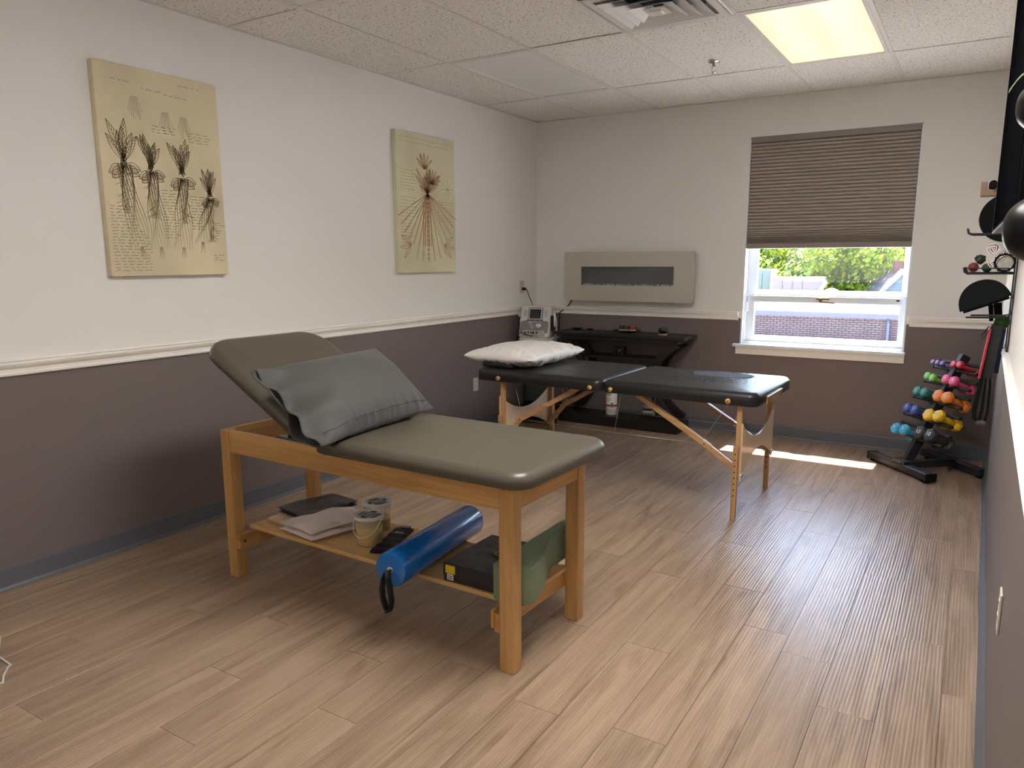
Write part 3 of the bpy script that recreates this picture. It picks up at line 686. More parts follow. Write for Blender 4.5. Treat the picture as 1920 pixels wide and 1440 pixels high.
# stapled underside ruffle
b = B(); bm = b.bm
pts = rrect(.506-.004, .3275-.004, .085, 40); n_ = len(pts); rw = random.Random(2)
ra = [bm.verts.new((x*.995, y*.995, .003)) for x, y in pts]; rb = [bm.verts.new((x*(.985+rw.uniform(-.006, .004)), y*(.985+rw.uniform(-.006, .004)), -.004+rw.uniform(-.003, .002))) for x, y in pts]
for k in range(n_): bm.faces.new((ra[k], ra[(k+1) % n_], rb[(k+1) % n_], rb[k]))
obj('vinyl_hem', b, mat('vinyl_hem_dark', srgb(40, 34, 28), .7), TT, loc=(1.148, .2625, .700))
bc = cushion(.750, .655, .058, .125, .034, .007, .004)
bo = obj('backrest_pad', bc, MVIN, TT, smooth=50)
bo.matrix_local = Matrix.Translation((.632, .2625, .702)) @ Matrix.Rotation(R(29), 4, 'Y') @ Matrix.Translation((-.374, 0, 0))
b = B(); b.box(-.32, -.27, -.012, .32, .27, -.001, .002); bb_ = obj('backrest_board', b, mat('board_dark', srgb(60, 46, 32), .7), TT)
bb_.matrix_local = Matrix.Translation((.634, .2625, .702)) @ Matrix.Rotation(R(29), 4, 'Y') @ Matrix.Translation((-.374, 0, 0))
b = B(); b.box(.24, .11, .60, .52, .16, .675, .006); b.box(.24, .37, .60, .52, .42, .675, .006); b.beam((.30, .135, .65), (.42, .135, .79), .02, .03); b.beam((.30, .395, .65), (.42, .395, .79), .02, .03); b.tube([(.30, .10, .65), (.30, .43, .65)], .01)
obj('lift_mechanism', b, MBLKG, TT)
b = B(); b.box(.062, .44, .655, .115, .47, .69, .002); b.tube([(.09, .45, .66), (.09, .45, .69)], .008); obj('rail_bracket', b, MSTEEL, TT)

def TTp(x, y, z): return TTM @ Vector((x, y, z))
TTM = Matrix.Translation((.725, -4.13, 0)) @ Matrix.Rotation(R(-1.6), 4, 'Z')

# ---- pillows
def sgn(v): return -1 if v < 0 else 1
def pillow_mesh(Lu, Lv, T, seed, wr=.004, p=2.4, q=.55, pinch=.035, nu=64, nv=48, gather=None, ripple=0):
    """closed pillow: two faces joined at the seam; u along Lu, v along Lv"""
    b = B()
    def pt(a, c, side):
        u = 2*a-1; v = 2*c-1
        ex = 1-pinch*2*(1-v*v)*abs(u)**3*.0; 
        x = u*(Lu/2)*(1-pinch*(1-v*v)*abs(u)**1.5*1.0); y = v*(Lv/2)*(1-pinch*1.3*(1-u*u)*abs(v)**1.5)
        t = (max(0, 1-abs(u)**p)*max(0, 1-abs(v)**p))**q
        z = side*T/2*t
        e = Vector((u*2.2+seed, v*2.2, side*2.0)); w_ = wr*min(1, t*2)
        z += w_*1.6*noise.noise(e*1.3)+w_*.9*noise.noise(Vector((u*7+seed, v*3.2, side)))
        if ripple: z += ripple*min(1, t*1.6)*math.exp(-((abs(u)-.86)/.12)**2)*math.sin(v*34+2*noise.noise(Vector((v*3, u, seed))))
        if gather:   # folds running in from the -v seam
            k = math.exp(-((v+.93)/.22)**2)*min(1, t*2.5); z += gather*k*(noise.noise(Vector((u*26, v*1.5, side)))+.5*noise.noise(Vector((u*55, v*2, seed))))
        return (x, y, z)
    b.grid(lambda a, c: pt(a, c, 1), nu, nv); b.grid(lambda a, c: pt(a, c, -1), nu, nv)
    return b
MPC = mat('grey_satin_cotton', srgb(62, 60, 58), .68, bump=.12, bscale=500, bdist=.0008, sheen=.15)
MCREAM = mat('cream_ticking', srgb(206, 180, 150), .85)
GPc = Vector((1.380, -3.945, .905)); ga = R(39)
gm = Matrix((Vector((0, 1, 0)), Vector((-math.cos(ga), 0, math.sin(ga))), Vector((math.sin(ga), 0, math.cos(ga))))).transposed().to_4x4()
gm.translation = GPc
gm = gm @ Matrix.Rotation(R(2), 4, 'Z')
GP = thing('grey_pillow', 'grey pillow in an open ended grey pillowcase leaning on the raised backrest', 'pillow', GPc)
GP.rotation_euler = gm.to_euler()
# case: ring lofted along u (table width); near end left open
b = B(); NU, NP = 60, 72; Lu_, Lv_, Tt = .66, .41, .175
def casept(a, c, inner=0):
    u = -1.12+2.12*a; ph = c*2*PI; cv = math.cos(ph); s_ = math.sin(ph)
    tu = max(0, 1-max(0, u)**2.6)**.62 if u > 0 else 1-.42*min(1, -u)**2.2
    hv = Lv_/2*(1-.045*(1-abs(cv)**2)*0)*(1-.05*(1-min(1, abs(u))**2))+(.004 if u < -.9 else 0)
    v = cv*hv; t = (1-abs(cv)**2.6)**.62
    side = sgn(s_); z = (.082 if side > 0 else -.115)*t*tu
    if u < -.5:
        q_ = min(1, (-u-.5)/.5); e_ = min(1, max(0, (v/hv+.35)/.7)); z *= 1-q_*.78*e_*e_*(3-2*e_)
    if u < -.55:    # open end: folds, drooping lip
        k = min(1, (-u-.55)/.5); z += k*.013*math.sin(v*46+u*3+side)*min(1, t*1.5)*(1 if side > 0 else .5)
        if side > 0: z -= (.030+.022*math.cos(v*9+1.0))*k*k*t; v -= .012*k*k*t
        else: z -= .012*k*t
    g_ = math.exp(-((v/hv+.86)/.26)**2)*min(1, t*2.2)*min(1, tu*2)
    z += .017*g_*(noise.noise(Vector((u*24, 1.2, side)))+.6*noise.noise(Vector((u*52, 3, side))))
    z += .006*noise.noise(Vector((u*2, v*9, side*2)))*t
    x = u*Lu_/2+(.014*math.sin(v*20+1)+.02*(v/hv)*(1 if side > 0 else -1)*.5)*(1 if u < -1.05 else max(0, (-u-.8)*3) if u < -.8 else 0)
    return Vector((x, v, z))
V = [[b.bm.verts.new(casept(i/NU, j/NP)) for j in range(NP)] for i in range(NU+1)]
for i in range(NU):
    for j in range(NP):
        f = b.bm.faces.new((V[i][j], V[i+1][j], V[i+1][(j+1) % NP], V[i][(j+1) % NP])); f.smooth = True
oc = obj('pillowcase', b, MPC, GP, smooth=80)
md = oc.modifiers.new('thick', 'SOLIDIFY'); md.thickness = .0025; md.offset = -1
b = pillow_mesh(.60, .24, .05, 3, .002, nu=40, nv=30); obj('pillow_insert', b, MCREAM, GP, loc=(-.030, -.062, -.030), smooth=80, label='cream pillow inside the open case')
# hem seam line 5 cm from the lower edge
b = B(); pts = []
for i in range(50):
    a = .06+.90*i/49; best = None
    for j in range(NP):
        ph = j/NP*2*PI
        if math.sin(ph) > 0:
            q_ = casept(a, j/NP); d_ = abs(q_.y+Lv_/2*.80)
            if best is None or d_ < best[0]: best = (d_, q_)
    pts.append(best[1]+Vector((0, 0, .0012)))
b.tube(pts, .0011, 5); obj('seam', b, mat('seam_dark', srgb(44, 42, 42), .8), GP)

MWP = mat('white_pillow_cover', srgb(236, 232, 228), .5, bump=.35, bscale=26, bdist=.005, spec=.4)
b = pillow_mesh(.735, .545, .145, 9, .006, p=2.8, q=.46, pinch=.05, nu=90, nv=80, gather=.014, ripple=.006)
wp = obj('white_pillow', b, MWP, loc=(.925, -1.765, .806), smooth=80); wp.rotation_euler = (R(0), R(0), R(88)); tag(wp, 'white crinkled pillow lying on the far black portable table', 'pillow')

# ---- things on the lower shelf
SZ = .2315
MTOW = mat('terry_white', srgb(224, 206, 196), .95, bump=.6, bscale=260, bdist=.003, sheen=.4)
def folded(name, label, cat, corners, z0, T, layers, m, seed, wob=.006, dome=.0):
    """folded cloth: stacked layers over a quad footprint (4 world xy corners), rounded fold edges"""
    c = [Vector((*p, 0)) for p in corners]; ctr = sum(c, Vector())/4
    t = thing(name, label, cat, (ctr.x, ctr.y, z0)); lt = T/layers; rg = random.Random(seed)
    for L in range(layers):
        sh = 1-rg.uniform(0, .05); off = Vector((rg.uniform(-.005, .005), rg.uniform(-.005, .005), 0)); b = B()
        def P(a, d, side, L=L, sh=sh, off=off):
            u, v = 2*a-1, 2*d-1
            p = (c[0]*(1-a)+c[1]*a)*(1-d)+(c[3]*(1-a)+c[2]*a)*d-ctr
            e = (max(0, 1-abs(u)**8)*max(0, 1-abs(v)**8))**.5
            z = L*lt+lt/2+side*lt/2*e*.98
            if L > 0 or side > 0: z += wob*(L+1)/layers*noise.noise(Vector((u*1.6+seed, v*1.6, 0)))*max(0, e)+dome*math.exp(-(u*u+v*v)*1.4)*(L+.5+side*.5)/layers
            return p*sh+off+Vector((.004*noise.noise(Vector((v*5, L, seed))), .004*noise.noise(Vector((u*5, L, seed))), max(z, .0005)))
        b.grid(lambda a, d: P(a, d, 1), 26, 26); b.grid(lambda a, d: P(a, d, -1), 26, 26)
        obj('fold', b, m, t, smooth=80)
    return t
folded('folded_towel', 'cream towel lying flat on the shelf under the dark grey cloth', 'towel', [(.795, -3.965), (1.02, -4.0), (1.08, -3.72), (.82, -3.70)], SZ, .016, 2, mat('terry_cream', srgb(222, 194, 166), .95, bump=.6, bscale=260, bdist=.003), 2)
folded('folded_cloth', 'dark grey satin pillowcase folded on the cream towel', 'cloth', [(.79, -3.90), (1.02, -3.93), (1.06, -3.62), (.86, -3.60)], SZ+.019, .030, 3, mat('dark_grey_satin', srgb(74, 70, 70), .45, bump=.2, bscale=20, bdist=.004), 5, .012)
folded('folded_towel', 'white terry towel folded on the shelf beside the plastic tubs', 'towel', [(.955, -4.03), (1.20, -4.065), (1.285, -3.78), (1.09, -3.68)], SZ, .050, 2, MTOW, 8, .016, .022)
# tubs
MTUB = mat('translucent_plastic', srgb(226, 220, 212), .35, alpha=.30)
MLID = mat('frosted_lid', srgb(226, 224, 218), .35, alpha=.85)
MBUT = mat('yellow_lotion', srgb(208, 172, 52), .5, var=.12, vscale=14)
MINKB = mat('label_black', (.02, .02, .02), .6)
def tub(x, y, label, rz, fill):
    t = thing('lotion_tub', label, 'tub', (x, y, SZ), rz, 'clear plastic tubs of lotion')
    b = B(); b.lathe([(.052, .0), (.055, .002), (.060, .100), (.062, .1265)], 40); obj('tub_body', b, MTUB, t)
    b = B(); b.lathe([(.0500, .004), (.0535, .006), (.0535+.004*fill*5, .006+fill*.5), (.0575, .006+fill)], 32); obj('lotion', b, MBUT, t)
    b = B(); b.lathe([(.064, .118), (.0665, .120), (.0665, .131), (.0645, .134), (.0615, .134), (.0600, .1305), (.0005, .1305)], 40); lid = obj('lid', b, MLID, t)
    b = B(); b.box(-.014, -.045, .1307, .014, .045, .1311); 
    for k in range(5): b.box(-.044+k*.0055, -.026, .1307, -.0415+k*.0055, .024, .1311)
    for k in range(4):
        for q in range(7): b.box(.022+k*.007, -.03+q*.009, .1307, .0265+k*.007, -.024+q*.009, .1311)
    lb = obj('lid_print', b, MINKB, lid)
    b = B(); b.box(-.006, -.03, .1312, .002, .03, .1313); b.box(.005, -.036, .1312, .008, .036, .1313); obj('lid_print', b, mat('label_silver', srgb(190, 186, 182), .5), lid)
    b = B(); b.tube([(.0675*math.cos(a), .0675*math.sin(a), .122-.075*math.sin(q*PI/24)**.8) for q, a in [(q, -PI*.97+q*PI*.94/24) for q in range(25)]], .0016, 6); obj('handle', b, MWHT, t)
    for s in (-1, 1):
        b = B(); b.box(s*.0665-.003, -.006, .114, s*.0665+.003, .006, .128, .001); obj('handle_lug', b, MWHT, t)
tub(1.415, -3.93, 'front clear tub of yellow lotion with wire handle and printed lid', .12, .078)
tub(1.325, -3.775, 'rear clear tub with printed lid, behind the front tub', -.35, .05)
# black strap pouch
t = thing('strap_pouch', 'flat black ribbed strap pack with small white print beside the tub', 'strap pack', (1.485, -3.86, SZ), R(-72))
b = B(); bm = b.bm
b.grid(lambda a, d: Vector(((a-.5)*.30, (d-.5)*.085, .006+.005*abs(math.sin(a*PI*5)))), 40, 4); b.grid(lambda a, d: Vector(((a-.5)*.30, (d-.5)*.085, .001)), 40, 4); obj('strap_body', b, MBLK, t)
b = B(); b.box(-.165, -.022, .002, -.135, .022, .013, .002); obj('buckle', b, MBLKG, t)
text('print', 'EXERCISE\nSTRAP 10 LB', .0085, mat('print_white', (.8, .8, .8), .5), t, (-.075, 0, .0125), (0, 0, R(90)))
# foam roller
ra0, ra1 = Vector((1.787, -4.226, .300)), Vector((1.731, -3.615, .300)); dr = (ra1-ra0)
t = thing('foam_roller', 'glossy blue foam roller lying across the shelf, its end overhanging', 'foam roller', ra0); t.rotation_euler = dr.to_track_quat('Z', 'Y').to_euler()
Lr = dr.length
b = B(); b.lathe([(.058, 0), (.066, .003), (.0685, .012), (.0685, Lr-.012), (.066, Lr-.003), (.058, Lr)], 48); obj('roller_body', b, mat('royal_blue_foam', srgb(18, 100, 176), .24, coat=.3, bump=.03, bscale=90), t, smooth=50)
b = B(); b.lathe([(.012, -.004), (.012, .02), (.004, .02)], 16, Matrix.Identity(4)); obj('core_plug', b, MCHR, t)
t2 = thing('carry_strap', 'black webbing strap loop hanging from the blue roller end', 'strap', ra0+Vector((.003, -.006, -.005)))
b = B(); L_ = []
for s, o_ in ((-1, 0), (1, .004)):
    pass
pl = [(-.004, -.004, .010), (-.014, -.010, -.02), (-.020, -.014, -.06), (-.014, -.016, -.10), (.000, -.016, -.135), (.010, -.015, -.150), (.020, -.014, -.135), (.026, -.012, -.10), (.020, -.012, -.06), (.010, -.010, -.02), (.004, -.004, .010)]
b.grid(lambda a, d: Vector(pl[int(a*10+.5)])+Vector((0.004*(d-.5), .026*(d-.5)*1.0-.01, 0)), 10, 2)
o = obj('webbing', b, MBLK, t2); md = o.modifiers.new('s', 'SOLIDIFY'); md.thickness = .002
# black box
t = thing('black_box', 'black cardboard box with gold emblem, yellow and white stickers on its front', 'box', (1.915, -4.070, SZ), R(-.5))
MBX = mat('box_black_navy', srgb(30, 27, 33), .42); MBXT = mat('box_lid_slate', srgb(62, 60, 66), .5, bump=.3, bscale=5, bdist=.01)
b = B(); b.box(.002, .002, 0, .243, .338, .07, .002); obj('box_base', b, MBX, t)
b = B(); b.box(0, 0, .018, .245, .340, .074, .003); obj('box_lid', b, MBX, t)
b = B(); b.grid(lambda a, d: Vector((.002+a*.241, .002+d*.336, .0743+.0022*noise.noise(Vector((a*3, d*6, 1))))), 20, 24); lidt = obj('lid_top', b, MBXT, t, recalc=False)
b = B(); b.box(.014, -.0012, .034, .058, -.0002, .066); obj('yellow_sticker', b, mat('sticker_yellow', srgb(214, 184, 24), .5), t)
b = B(); b.box(.021, -.0012, .008, .050, -.0002, .031); ws_ = obj('white_sticker', b, mat('sticker_white', srgb(222, 216, 214), .5), t)
b = B()
for k in range(9): b.box(.030+k*.0018, -.0016, .021, .031+k*.0018, -.0012, .026)
b.box(.025, -.0016, .013, .047, -.0012, .016); b.box(.025, -.0016, .021, .028, -.0012, .026); obj('sticker_print', b, MINKB, ws_)
GOLD = mat('gold_foil', srgb(150, 132, 92), .35, .7)
b = B(); b.tube([(.145+.016*math.cos(k*PI/12), .175+.022*math.sin(k*PI/12), .0775) for k in range(-9, 13)], .0024, 5)
for k in range(4): b.tube([(.140, .187-k*.008, .0775), (.110, .183-k*.006, .0775)], .0012, 4)
obj('emblem', b, GOLD, lidt); text('emblem_print', 'Dr', .03, GOLD, lidt, (.185, .17, .0775), (0, 0, 0)); text('faint_print', 'HEALTH', .012, GOLD, lidt, (.09, .27, .0775), (0, 0, 0))
# green foam wedge: outline in plan, extruded upward
t = thing('green_foam_block', 'sage green contoured foam leg wedge standing beside the shelf end', 'foam wedge', (2.172, -4.115, SZ))
plan = [(0, 0), (.02, -.002)]
for k in range(9): a = -PI/2+k/8*PI*.62; plan.append((.085+.060*math.cos(a), .058+.062*math.sin(a)))
plan += [(.128, .15), (.104, .205), (.082, .26), (.062, .315), (.048, .36), (.044, .378), (.052, .392), (.050, .56), (0, .56), (0, .3)]
b = B(); b.prism(plan, .142, 'z', 0, .006)
obj('foam_body', b, mat('sage_foam', srgb(120, 134, 108), .65, bump=.2, bscale=200, bdist=.002), t, smooth=35)

# ================================================================== PORTABLE MASSAGE TABLE
PT = thing('massage_table', 'black portable massage table with beech legs and peeling right end', 'massage table', (.755, -2.148, 0), R(-1.5))
PL, PWD = 1.87, .755
for k, xc in enumerate((PL*.25, PL*.75)):
    b = cushion(PL/2-.004, PWD, .082, .055, .034, .006, .003); obj('top_pad', b, MVINB, PT, loc=(xc, PWD/2, .655), smooth=50, label='black vinyl pad with peeling end' if k else None)
MBALL = mat('beech_knob', srgb(196, 150, 84), .4)
for x in (.19, .862, 1.0, 1.708):
    b = B(); b.lathe([(.008, 0), (.014, .003), (.015, .010), (.012, .017), (.005, .019)], 16, Matrix.Rotation(PI/2, 4, 'X')); o = obj('bumper_knob', b, MBALL, PT, loc=(x, .001, .678))
    b = B(); b.lathe([(.004, .0188), (.004, .0195), (.001, .0196)], 8, Matrix.Rotation(PI/2, 4, 'X')); obj('knob_screw', b, mat('bronze', srgb(120, 96, 66), .35, .9), o)
for sx, lx in ((-1, .192), (1, 1.762)):
    for ly, dy in ((.052, -1), (.690, 1)):
        b = B(); b.box(lx-.014, ly-.013, .25, lx+.014, ly+.013, .656, .002); o = obj('leg', b, MBCH, PT)
        b = B(); b.box(lx-.020, ly+dy*.013-.0, 0, lx+.008, ly+dy*.037, .425, .002) if dy > 0 else b.box(lx-.020, ly-.037, 0, lx+.008, ly-.013, .425, .002); lo_ = obj('leg_extension', b, MBCH, PT)
        hm = None
        for k in range(8):
            if hm is None:
                b = B(); b.lathe([(.0045, 0), (.0045, .0255), (.001, .0256)], 8, Matrix.Rotation(-PI/2, 4, 'X') @ Matrix.Translation((0, 0, -.0003))); ho = obj('adjustment_hole', b, mat('hole_dark', (.03, .02, .012), .8), lo_); hm = ho.data
            else: ho = bpy.data.objects.new('adjustment_hole', hm); C.objects.link(ho); ho.parent = lo_
            ho.location = (lx-.006, ly-.0375 if dy < 0 else ly+.0125, .38-k*.034)
        b = B(); b.lathe([(.010, 0), (.014, .004), (.014, .012), (.006, .016)], 12, Matrix.Translation((lx+sx*.016, ly+.0, .255)) @ Matrix.Rotation(sx*PI/2, 4, 'Y')); obj('leg_knob', b, MCHR, o)
    # arched plywood end panel
    y0, y1 = .036, .706; N_ = 16; up = []; dn = []
    for k in range(N_+1):
        a = k/N_; y = y0+(y1-y0)*a; s_ = math.sin(PI*a); up.append((y, .555-.125*s_**.85)); dn.append((y, .225+.125*s_**.85))
    b = B(); b.prism(up+dn[::-1], .009, 'x', lx+sx*.0145-(0 if sx > 0 else .009), .0015); o = obj('end_panel', b, MPLY, PT)
    b = B()
    for y in (y0+.012, y1-.012):
        for z in (.27, .33, .40, .46, .52): b.lathe([(.004, 0), (.004, .0015), (.001, .002)], 8, Matrix.Translation((lx+sx*.0235, y, z)) @ Matrix.Rotation(sx*PI/2, 4, 'Y'))
    obj('panel_screw', b, MCHR, o)
    # folding braces and cables
    cx = .935
    for ly in (.078, .664):
        A = Vector((cx+sx*.20, ly, .648)); E_ = Vector((cx+sx*.625, ly, .402)); F = Vector((lx-sx*.0, ly, .268))
        b = B(); b.beam(A, E_+(E_-A).normalized()*.03, .012, .030, bevel=.002); b.beam(A+Vector((0, .018, 0)), E_+(E_-A).normalized()*.03+Vector((0, .018, 0)), .012, .030, bevel=.002); o = obj('upper_brace', b, MBCHX, PT)
        b = B(); b.beam(E_-(F-E_).normalized()*.05+Vector((0, .009, -.002)), F+Vector((0, .009, 0)), .018, .032, bevel=.002); obj('lower_brace', b, MBCHX, PT)
        b = B(); b.tube([E_+Vector((0, -.012, 0)), E_+Vector((0, .03, 0))], .006, 8); b.tube([F+Vector((0, -.016, 0)), F+Vector((0, .03, 0))], .006, 8); obj('brace_bolt', b, MCHR, o)
        b = B(); b.tube([E_+Vector((-sx*.02, -.004, .01)), Vector((lx-sx*.07, ly, .654))], .0016, 5); obj('tension_cable', b, MCAB, PT)
for ly in (.074, .668):
    b = B(); b.tube([(cx-.625, ly, .405), (cx+.06, ly, .398), (cx+.625, ly, .402)], .0016, 5); b.tube([(cx+.10, ly, .654), (cx+.06, ly, .398)], .0016, 5); obj('tension_cable', b, MCAB, PT)
b = B(); b.box(PL-.02, .18, .648, PL+.003, .50, .688, .002); o = obj('end_block', b, MBCH, PT); b = B(); b.box(PL-.01, .178, .688, PL+.006, .502, .692, .001); obj('metal_edge', b, MCHR, o)
# peeled vinyl: exposed cloth backing, cracks and curled flakes
def topz(x, y): return .7362
b = B(); rg = random.Random(21); pp = []
for k in range(44):
    a = k/44*2*PI; r_ = 1+.13*noise.noise(Vector((math.cos(a)*2.3, math.sin(a)*2.3, 5)))+rg.uniform(-.03, .03); pp.append((1.50+.19*r_*math.cos(a), .555+.115*r_*math.sin(a)))
b.prism(pp, .0008, 'z', .7362); obj('peeled_patch', b, mat('cloth_backing_blue_grey', srgb(74, 76, 88), .75), PT, label='blue grey cloth where the vinyl peeled away')
b = B()
for k in range(330):
    if k < 90: a = rg.random()*2*PI; x, y = 1.50+.20*math.cos(a)*rg.uniform(.93, 1.12), .555+.12*math.sin(a)*rg.uniform(.93, 1.12)
    elif k < 250: x, y = rg.gauss(1.50, .12), rg.gauss(.33, .07)
    else: x, y = rg.gauss(1.20, .16), rg.gauss(.66, .025)
    if not (.98 < x < 1.80 and .12 < y < .70): continue
    s_ = rg.uniform(.002, .0075) if rg.random() < .85 else rg.uniform(.007, .013); n_ = rg.randint(3, 6); a0 = rg.random()*6; hh = rg.uniform(.001, .004)
    vs = [b.bm.verts.new((x+s_*rg.uniform(.5, 1.3)*math.cos(a0+q*2*PI/n_), y+s_*rg.uniform(.4, .9)*math.sin(a0+q*2*PI/n_), .7368+(hh if q % 2 else .0004))) for q in range(n_)]
    top = b.bm.verts.new((x, y, .7372+hh*.6))
    for q in range(n_): b.bm.faces.new((vs[q], vs[(q+1) % n_], top))
obj('vinyl_flake', b, MBLK, PT, kind='stuff', recalc=False, weld=False, label='small black curled flakes of vinyl')
b = cushion(.26, .40, .04, .06, .015, .004, .003); o = obj('face_cushion', b, MVINB, loc=(.985-.10, -1.90, .7385), smooth=50); tag(o, 'flat black face cushion under the white pillow', 'cushion')

# ================================================================== FIREPLACE
FP = thing('wall_fireplace', 'brushed steel wall mounted electric fireplace with dark slot', 'fireplace', (.964, 0, 1.295))
b = B(); b.box(-.56, -.10, -.19, .56, -.001, .19, .01); obj('housing', b, MBLK, FP)
def holed(b, a, h_, r, a2, x2, z0, z1, y0, y1):
    """rounded rectangle plate with rectangular hole"""
    outer = rrect(a, h_, r, 5); bm = b.bm
    hole = [(a2, z1), (-a2, z1), (-a2, z0), (a2, z0)]; hole = [(x+x2, z) for x, z in hole]
    n = len(outer)//4
    for y in (y0, y1):
        O = [bm.verts.new((x, y, z)) for x, z in outer]; Hh = [bm.verts.new((x, y, z)) for x, z in hole]
        for k in range(4):
            seg = O[k*n:(k+1)*n]
            for p, q in zip(seg, seg[1:]): bm.faces.new((p, q, Hh[k]))
            bm.faces.new((seg[-1], O[((k+1)*n) % len(O)], Hh[(k+1) % 4], Hh[k]))
        if y == y0: O0, H0 = O, Hh
    for k in range(len(O)): bm.faces.new((O0[k], O0[(k+1) % len(O)], O[(k+1) % len(O)], O[k]))
    for k in range(4): bm.faces.new((H0[k], H0[(k+1) % 4], Hh[(k+1) % 4], Hh[k]))
b = B(); holed(b, .602, .214, .022, .430, 0, -.078, .086, -.125, -.10); obj('steel_front', b, mat('stainless_front', srgb(196, 191, 181), .36, .85, bump=.03, bscale=150, stretch=(.02, 1, 1)), FP)
b = B(); b.box(-.432, -.101, -.08, .432, -.1005, .088); obj('firebox_back', b, mat('firebox_charcoal', srgb(52, 54, 58), .5), FP)
b = B(); b.box(-.430, -.1245, -.078, .430, -.1225, .086); obj('glass_front', b, MGLASS, FP)
b = B(); rg = random.Random(4)
for k in range(150):
    x = -.42+.84*rg.random(); s_ = rg.uniform(.004, .009); q = bmesh.new(); bmesh.ops.create_icosphere(q, subdivisions=1, radius=s_); bmesh.ops.scale(q, vec=(1, .7, rg.uniform(.6, 1.2)), verts=q.verts); bmesh.ops.translate(q, vec=(x, -.115+rg.uniform(-.006, .008), -.074+rg.random()*.006), verts=q.verts); b.merge(q)
obj('crystal_bed', b, mat('crystal', srgb(170, 176, 180), .15, spec=.8), FP, kind='stuff')

# ================================================================== CONSOLE TABLE AND THINGS ON IT
CT = thing('console_table', 'low black console table with curved legs under the fireplace', 'console table', (.985, -.195, 0))
b = B(); b.box(-.605, -.165, .788, .605, .165, .815, .003); obj('top', b, MESP, CT)
b = B(); b.box(-.545, -.140, .752, .545, .140, .788, .003); obj('sub_top', b, MESP, CT)
for s in (-1, 1):
    for y in (-.135, .085):
        # sweeping C-shaped leg: wide at top and foot, narrow at the mid shelf
        inner, outer_ = [], []
        for k in range(21):
            a = -1+2*k/20; z = .428+a*.325; xo = .335+.20*abs(a)**3; wd = .058
            tx, tz = .20*3*abs(a)**2*(1 if a > 0 else -1), .325; l_ = math.hypot(tx, tz); nx, nz = tz/l_, -tx/l_
            outer_.append((s*(xo+nx*wd/2), min(max(z+nz*wd/2, .085), .752))); inner.append((s*(xo-nx*wd/2), min(max(z-nz*wd/2, .085), .752)))
        b = B(); b.prism(outer_+inner[::-1], .045, 'y', y, .002); obj('leg', b, MESP, CT, smooth=30)
b = B(); b.box(-.36, -.13, .598, .36, .13, .618, .003); obj('shelf', b, MESP, CT)
b = B(); b.box(-.36, -.13, .46, .36, .13, .475, .003); obj('lower_shelf', b, MESP, CT) if False else b.bm.free()
b = B(); b.box(-.56, -.145, 0, .56, .145, .088, .003); obj('base', b, MESP, CT)
def dish(name, label, cat, x, y, z, r, h_):
    b = B(); b.lathe([(r*.4, 0), (r*.45, .002), (r*.9, h_*.7), (r, h_), (r*.97, h_), (r*.85, h_*.65), (r*.4, .004), (.0005, .004)], 28); o = obj(name, b, MBLKG, loc=(x, y, z)); return tag(o, label, cat)
o = dish('small_dish', 'larger black dish at the left end of the console', 'dish', .50, -.13, .8155, .06, .016)
o = dish('small_dish', 'smaller black dish next to the larger one on the console', 'dish', .625, -.12, .8155, .036, .014)
o = dish('serving_plate', 'wide black plate of candles, stones and greenery on the console', 'plate', 1.00, -.16, .8155, .135, .022); o.scale = (1, .72, 1)
b = B(); rg = random.Random(8)
for k in range(60):
    a = rg.random()*2*PI; r_ = rg.random()**.5*.085; q = bmesh.new(); bmesh.ops.create_icosphere(q, subdivisions=1, radius=rg.uniform(.006, .011)); bmesh.ops.scale(q, vec=(1, 1, .6), verts=q.verts); bmesh.ops.translate(q, vec=(r_*math.cos(a), r_*math.sin(a)*.7, .010), verts=q.verts); b.merge(q)
t = obj('pebbles', b, mat('pale_pebble', srgb(196, 176, 130), .7), loc=(1.0, -.16, .8155), smooth=80); tag(t, 'pale pebbles filling the black plate', 'pebbles'); t['kind'] = 'stuff'
for x, colr, nm in ((-.05, srgb(40, 42, 40), 'dark'), (.0, srgb(58, 84, 30), 'green'), (.052, srgb(130, 60, 40), 'rust')):
    t = thing('candle_jar', nm+' block candle standing on the pebble plate', 'candle', (1.0+x, -.15, .832))
    b = B(); b.box(-.021, -.021, 0, .021, .021, .010, .002); obj('candle_base', b, mat('candle_cream', srgb(196, 170, 110), .6), t)
    b = B(); b.box(-.021, -.021, .010, .021, .021, .042, .003); obj('candle_body', b, mat('candle_'+nm, colr, .5), t)
t = thing('black_cup', 'round black cup on a pale wooden coaster, right part of the console', 'cup', (1.345, -.205, .8155))
b = B(); b.lathe([(.036, 0), (.036, .008), (.034, .009)], 24); obj('coaster', b, mat('coaster_wood', srgb(206, 174, 130), .6), t)
b = B(); b.lathe([(.026, .009), (.036, .02), (.039, .038), (.036, .056), (.033, .058), (.033, .05), (.03, .02), (.001, .018)], 28); obj('cup_body', b, MBLKG, t)
t = thing('black_cube', 'small black cube speaker on the console middle shelf', 'speaker', (.955, -.20, .6185)); b = B(); b.box(-.05, -.04, 0, .05, .04, .075, .006); obj('cabinet', b, MBLK, t); b = B(); b.lathe([(.026, 0), (.024, .004), (.001, .002)], 20, Matrix.Translation((0, -.041, .037)) @ Matrix.Rotation(PI/2, 4, 'X')); obj('cone', b, MBLKG, t)
t = thing('wipes_canister', 'white disinfecting wipes canister with a red band on the console base', 'canister', (.895, -.215, .0885))
b = B(); b.lathe([(.048, 0), (.050, .003), (.050, .205)], 32); obj('canister_body', b, mat('canister_white', srgb(226, 218, 214), .35), t)
b = B(); b.lathe([(.051, .205), (.051, .225), (.046, .232), (.001, .233)], 32); obj('canister_lid', b, MWHT, t)
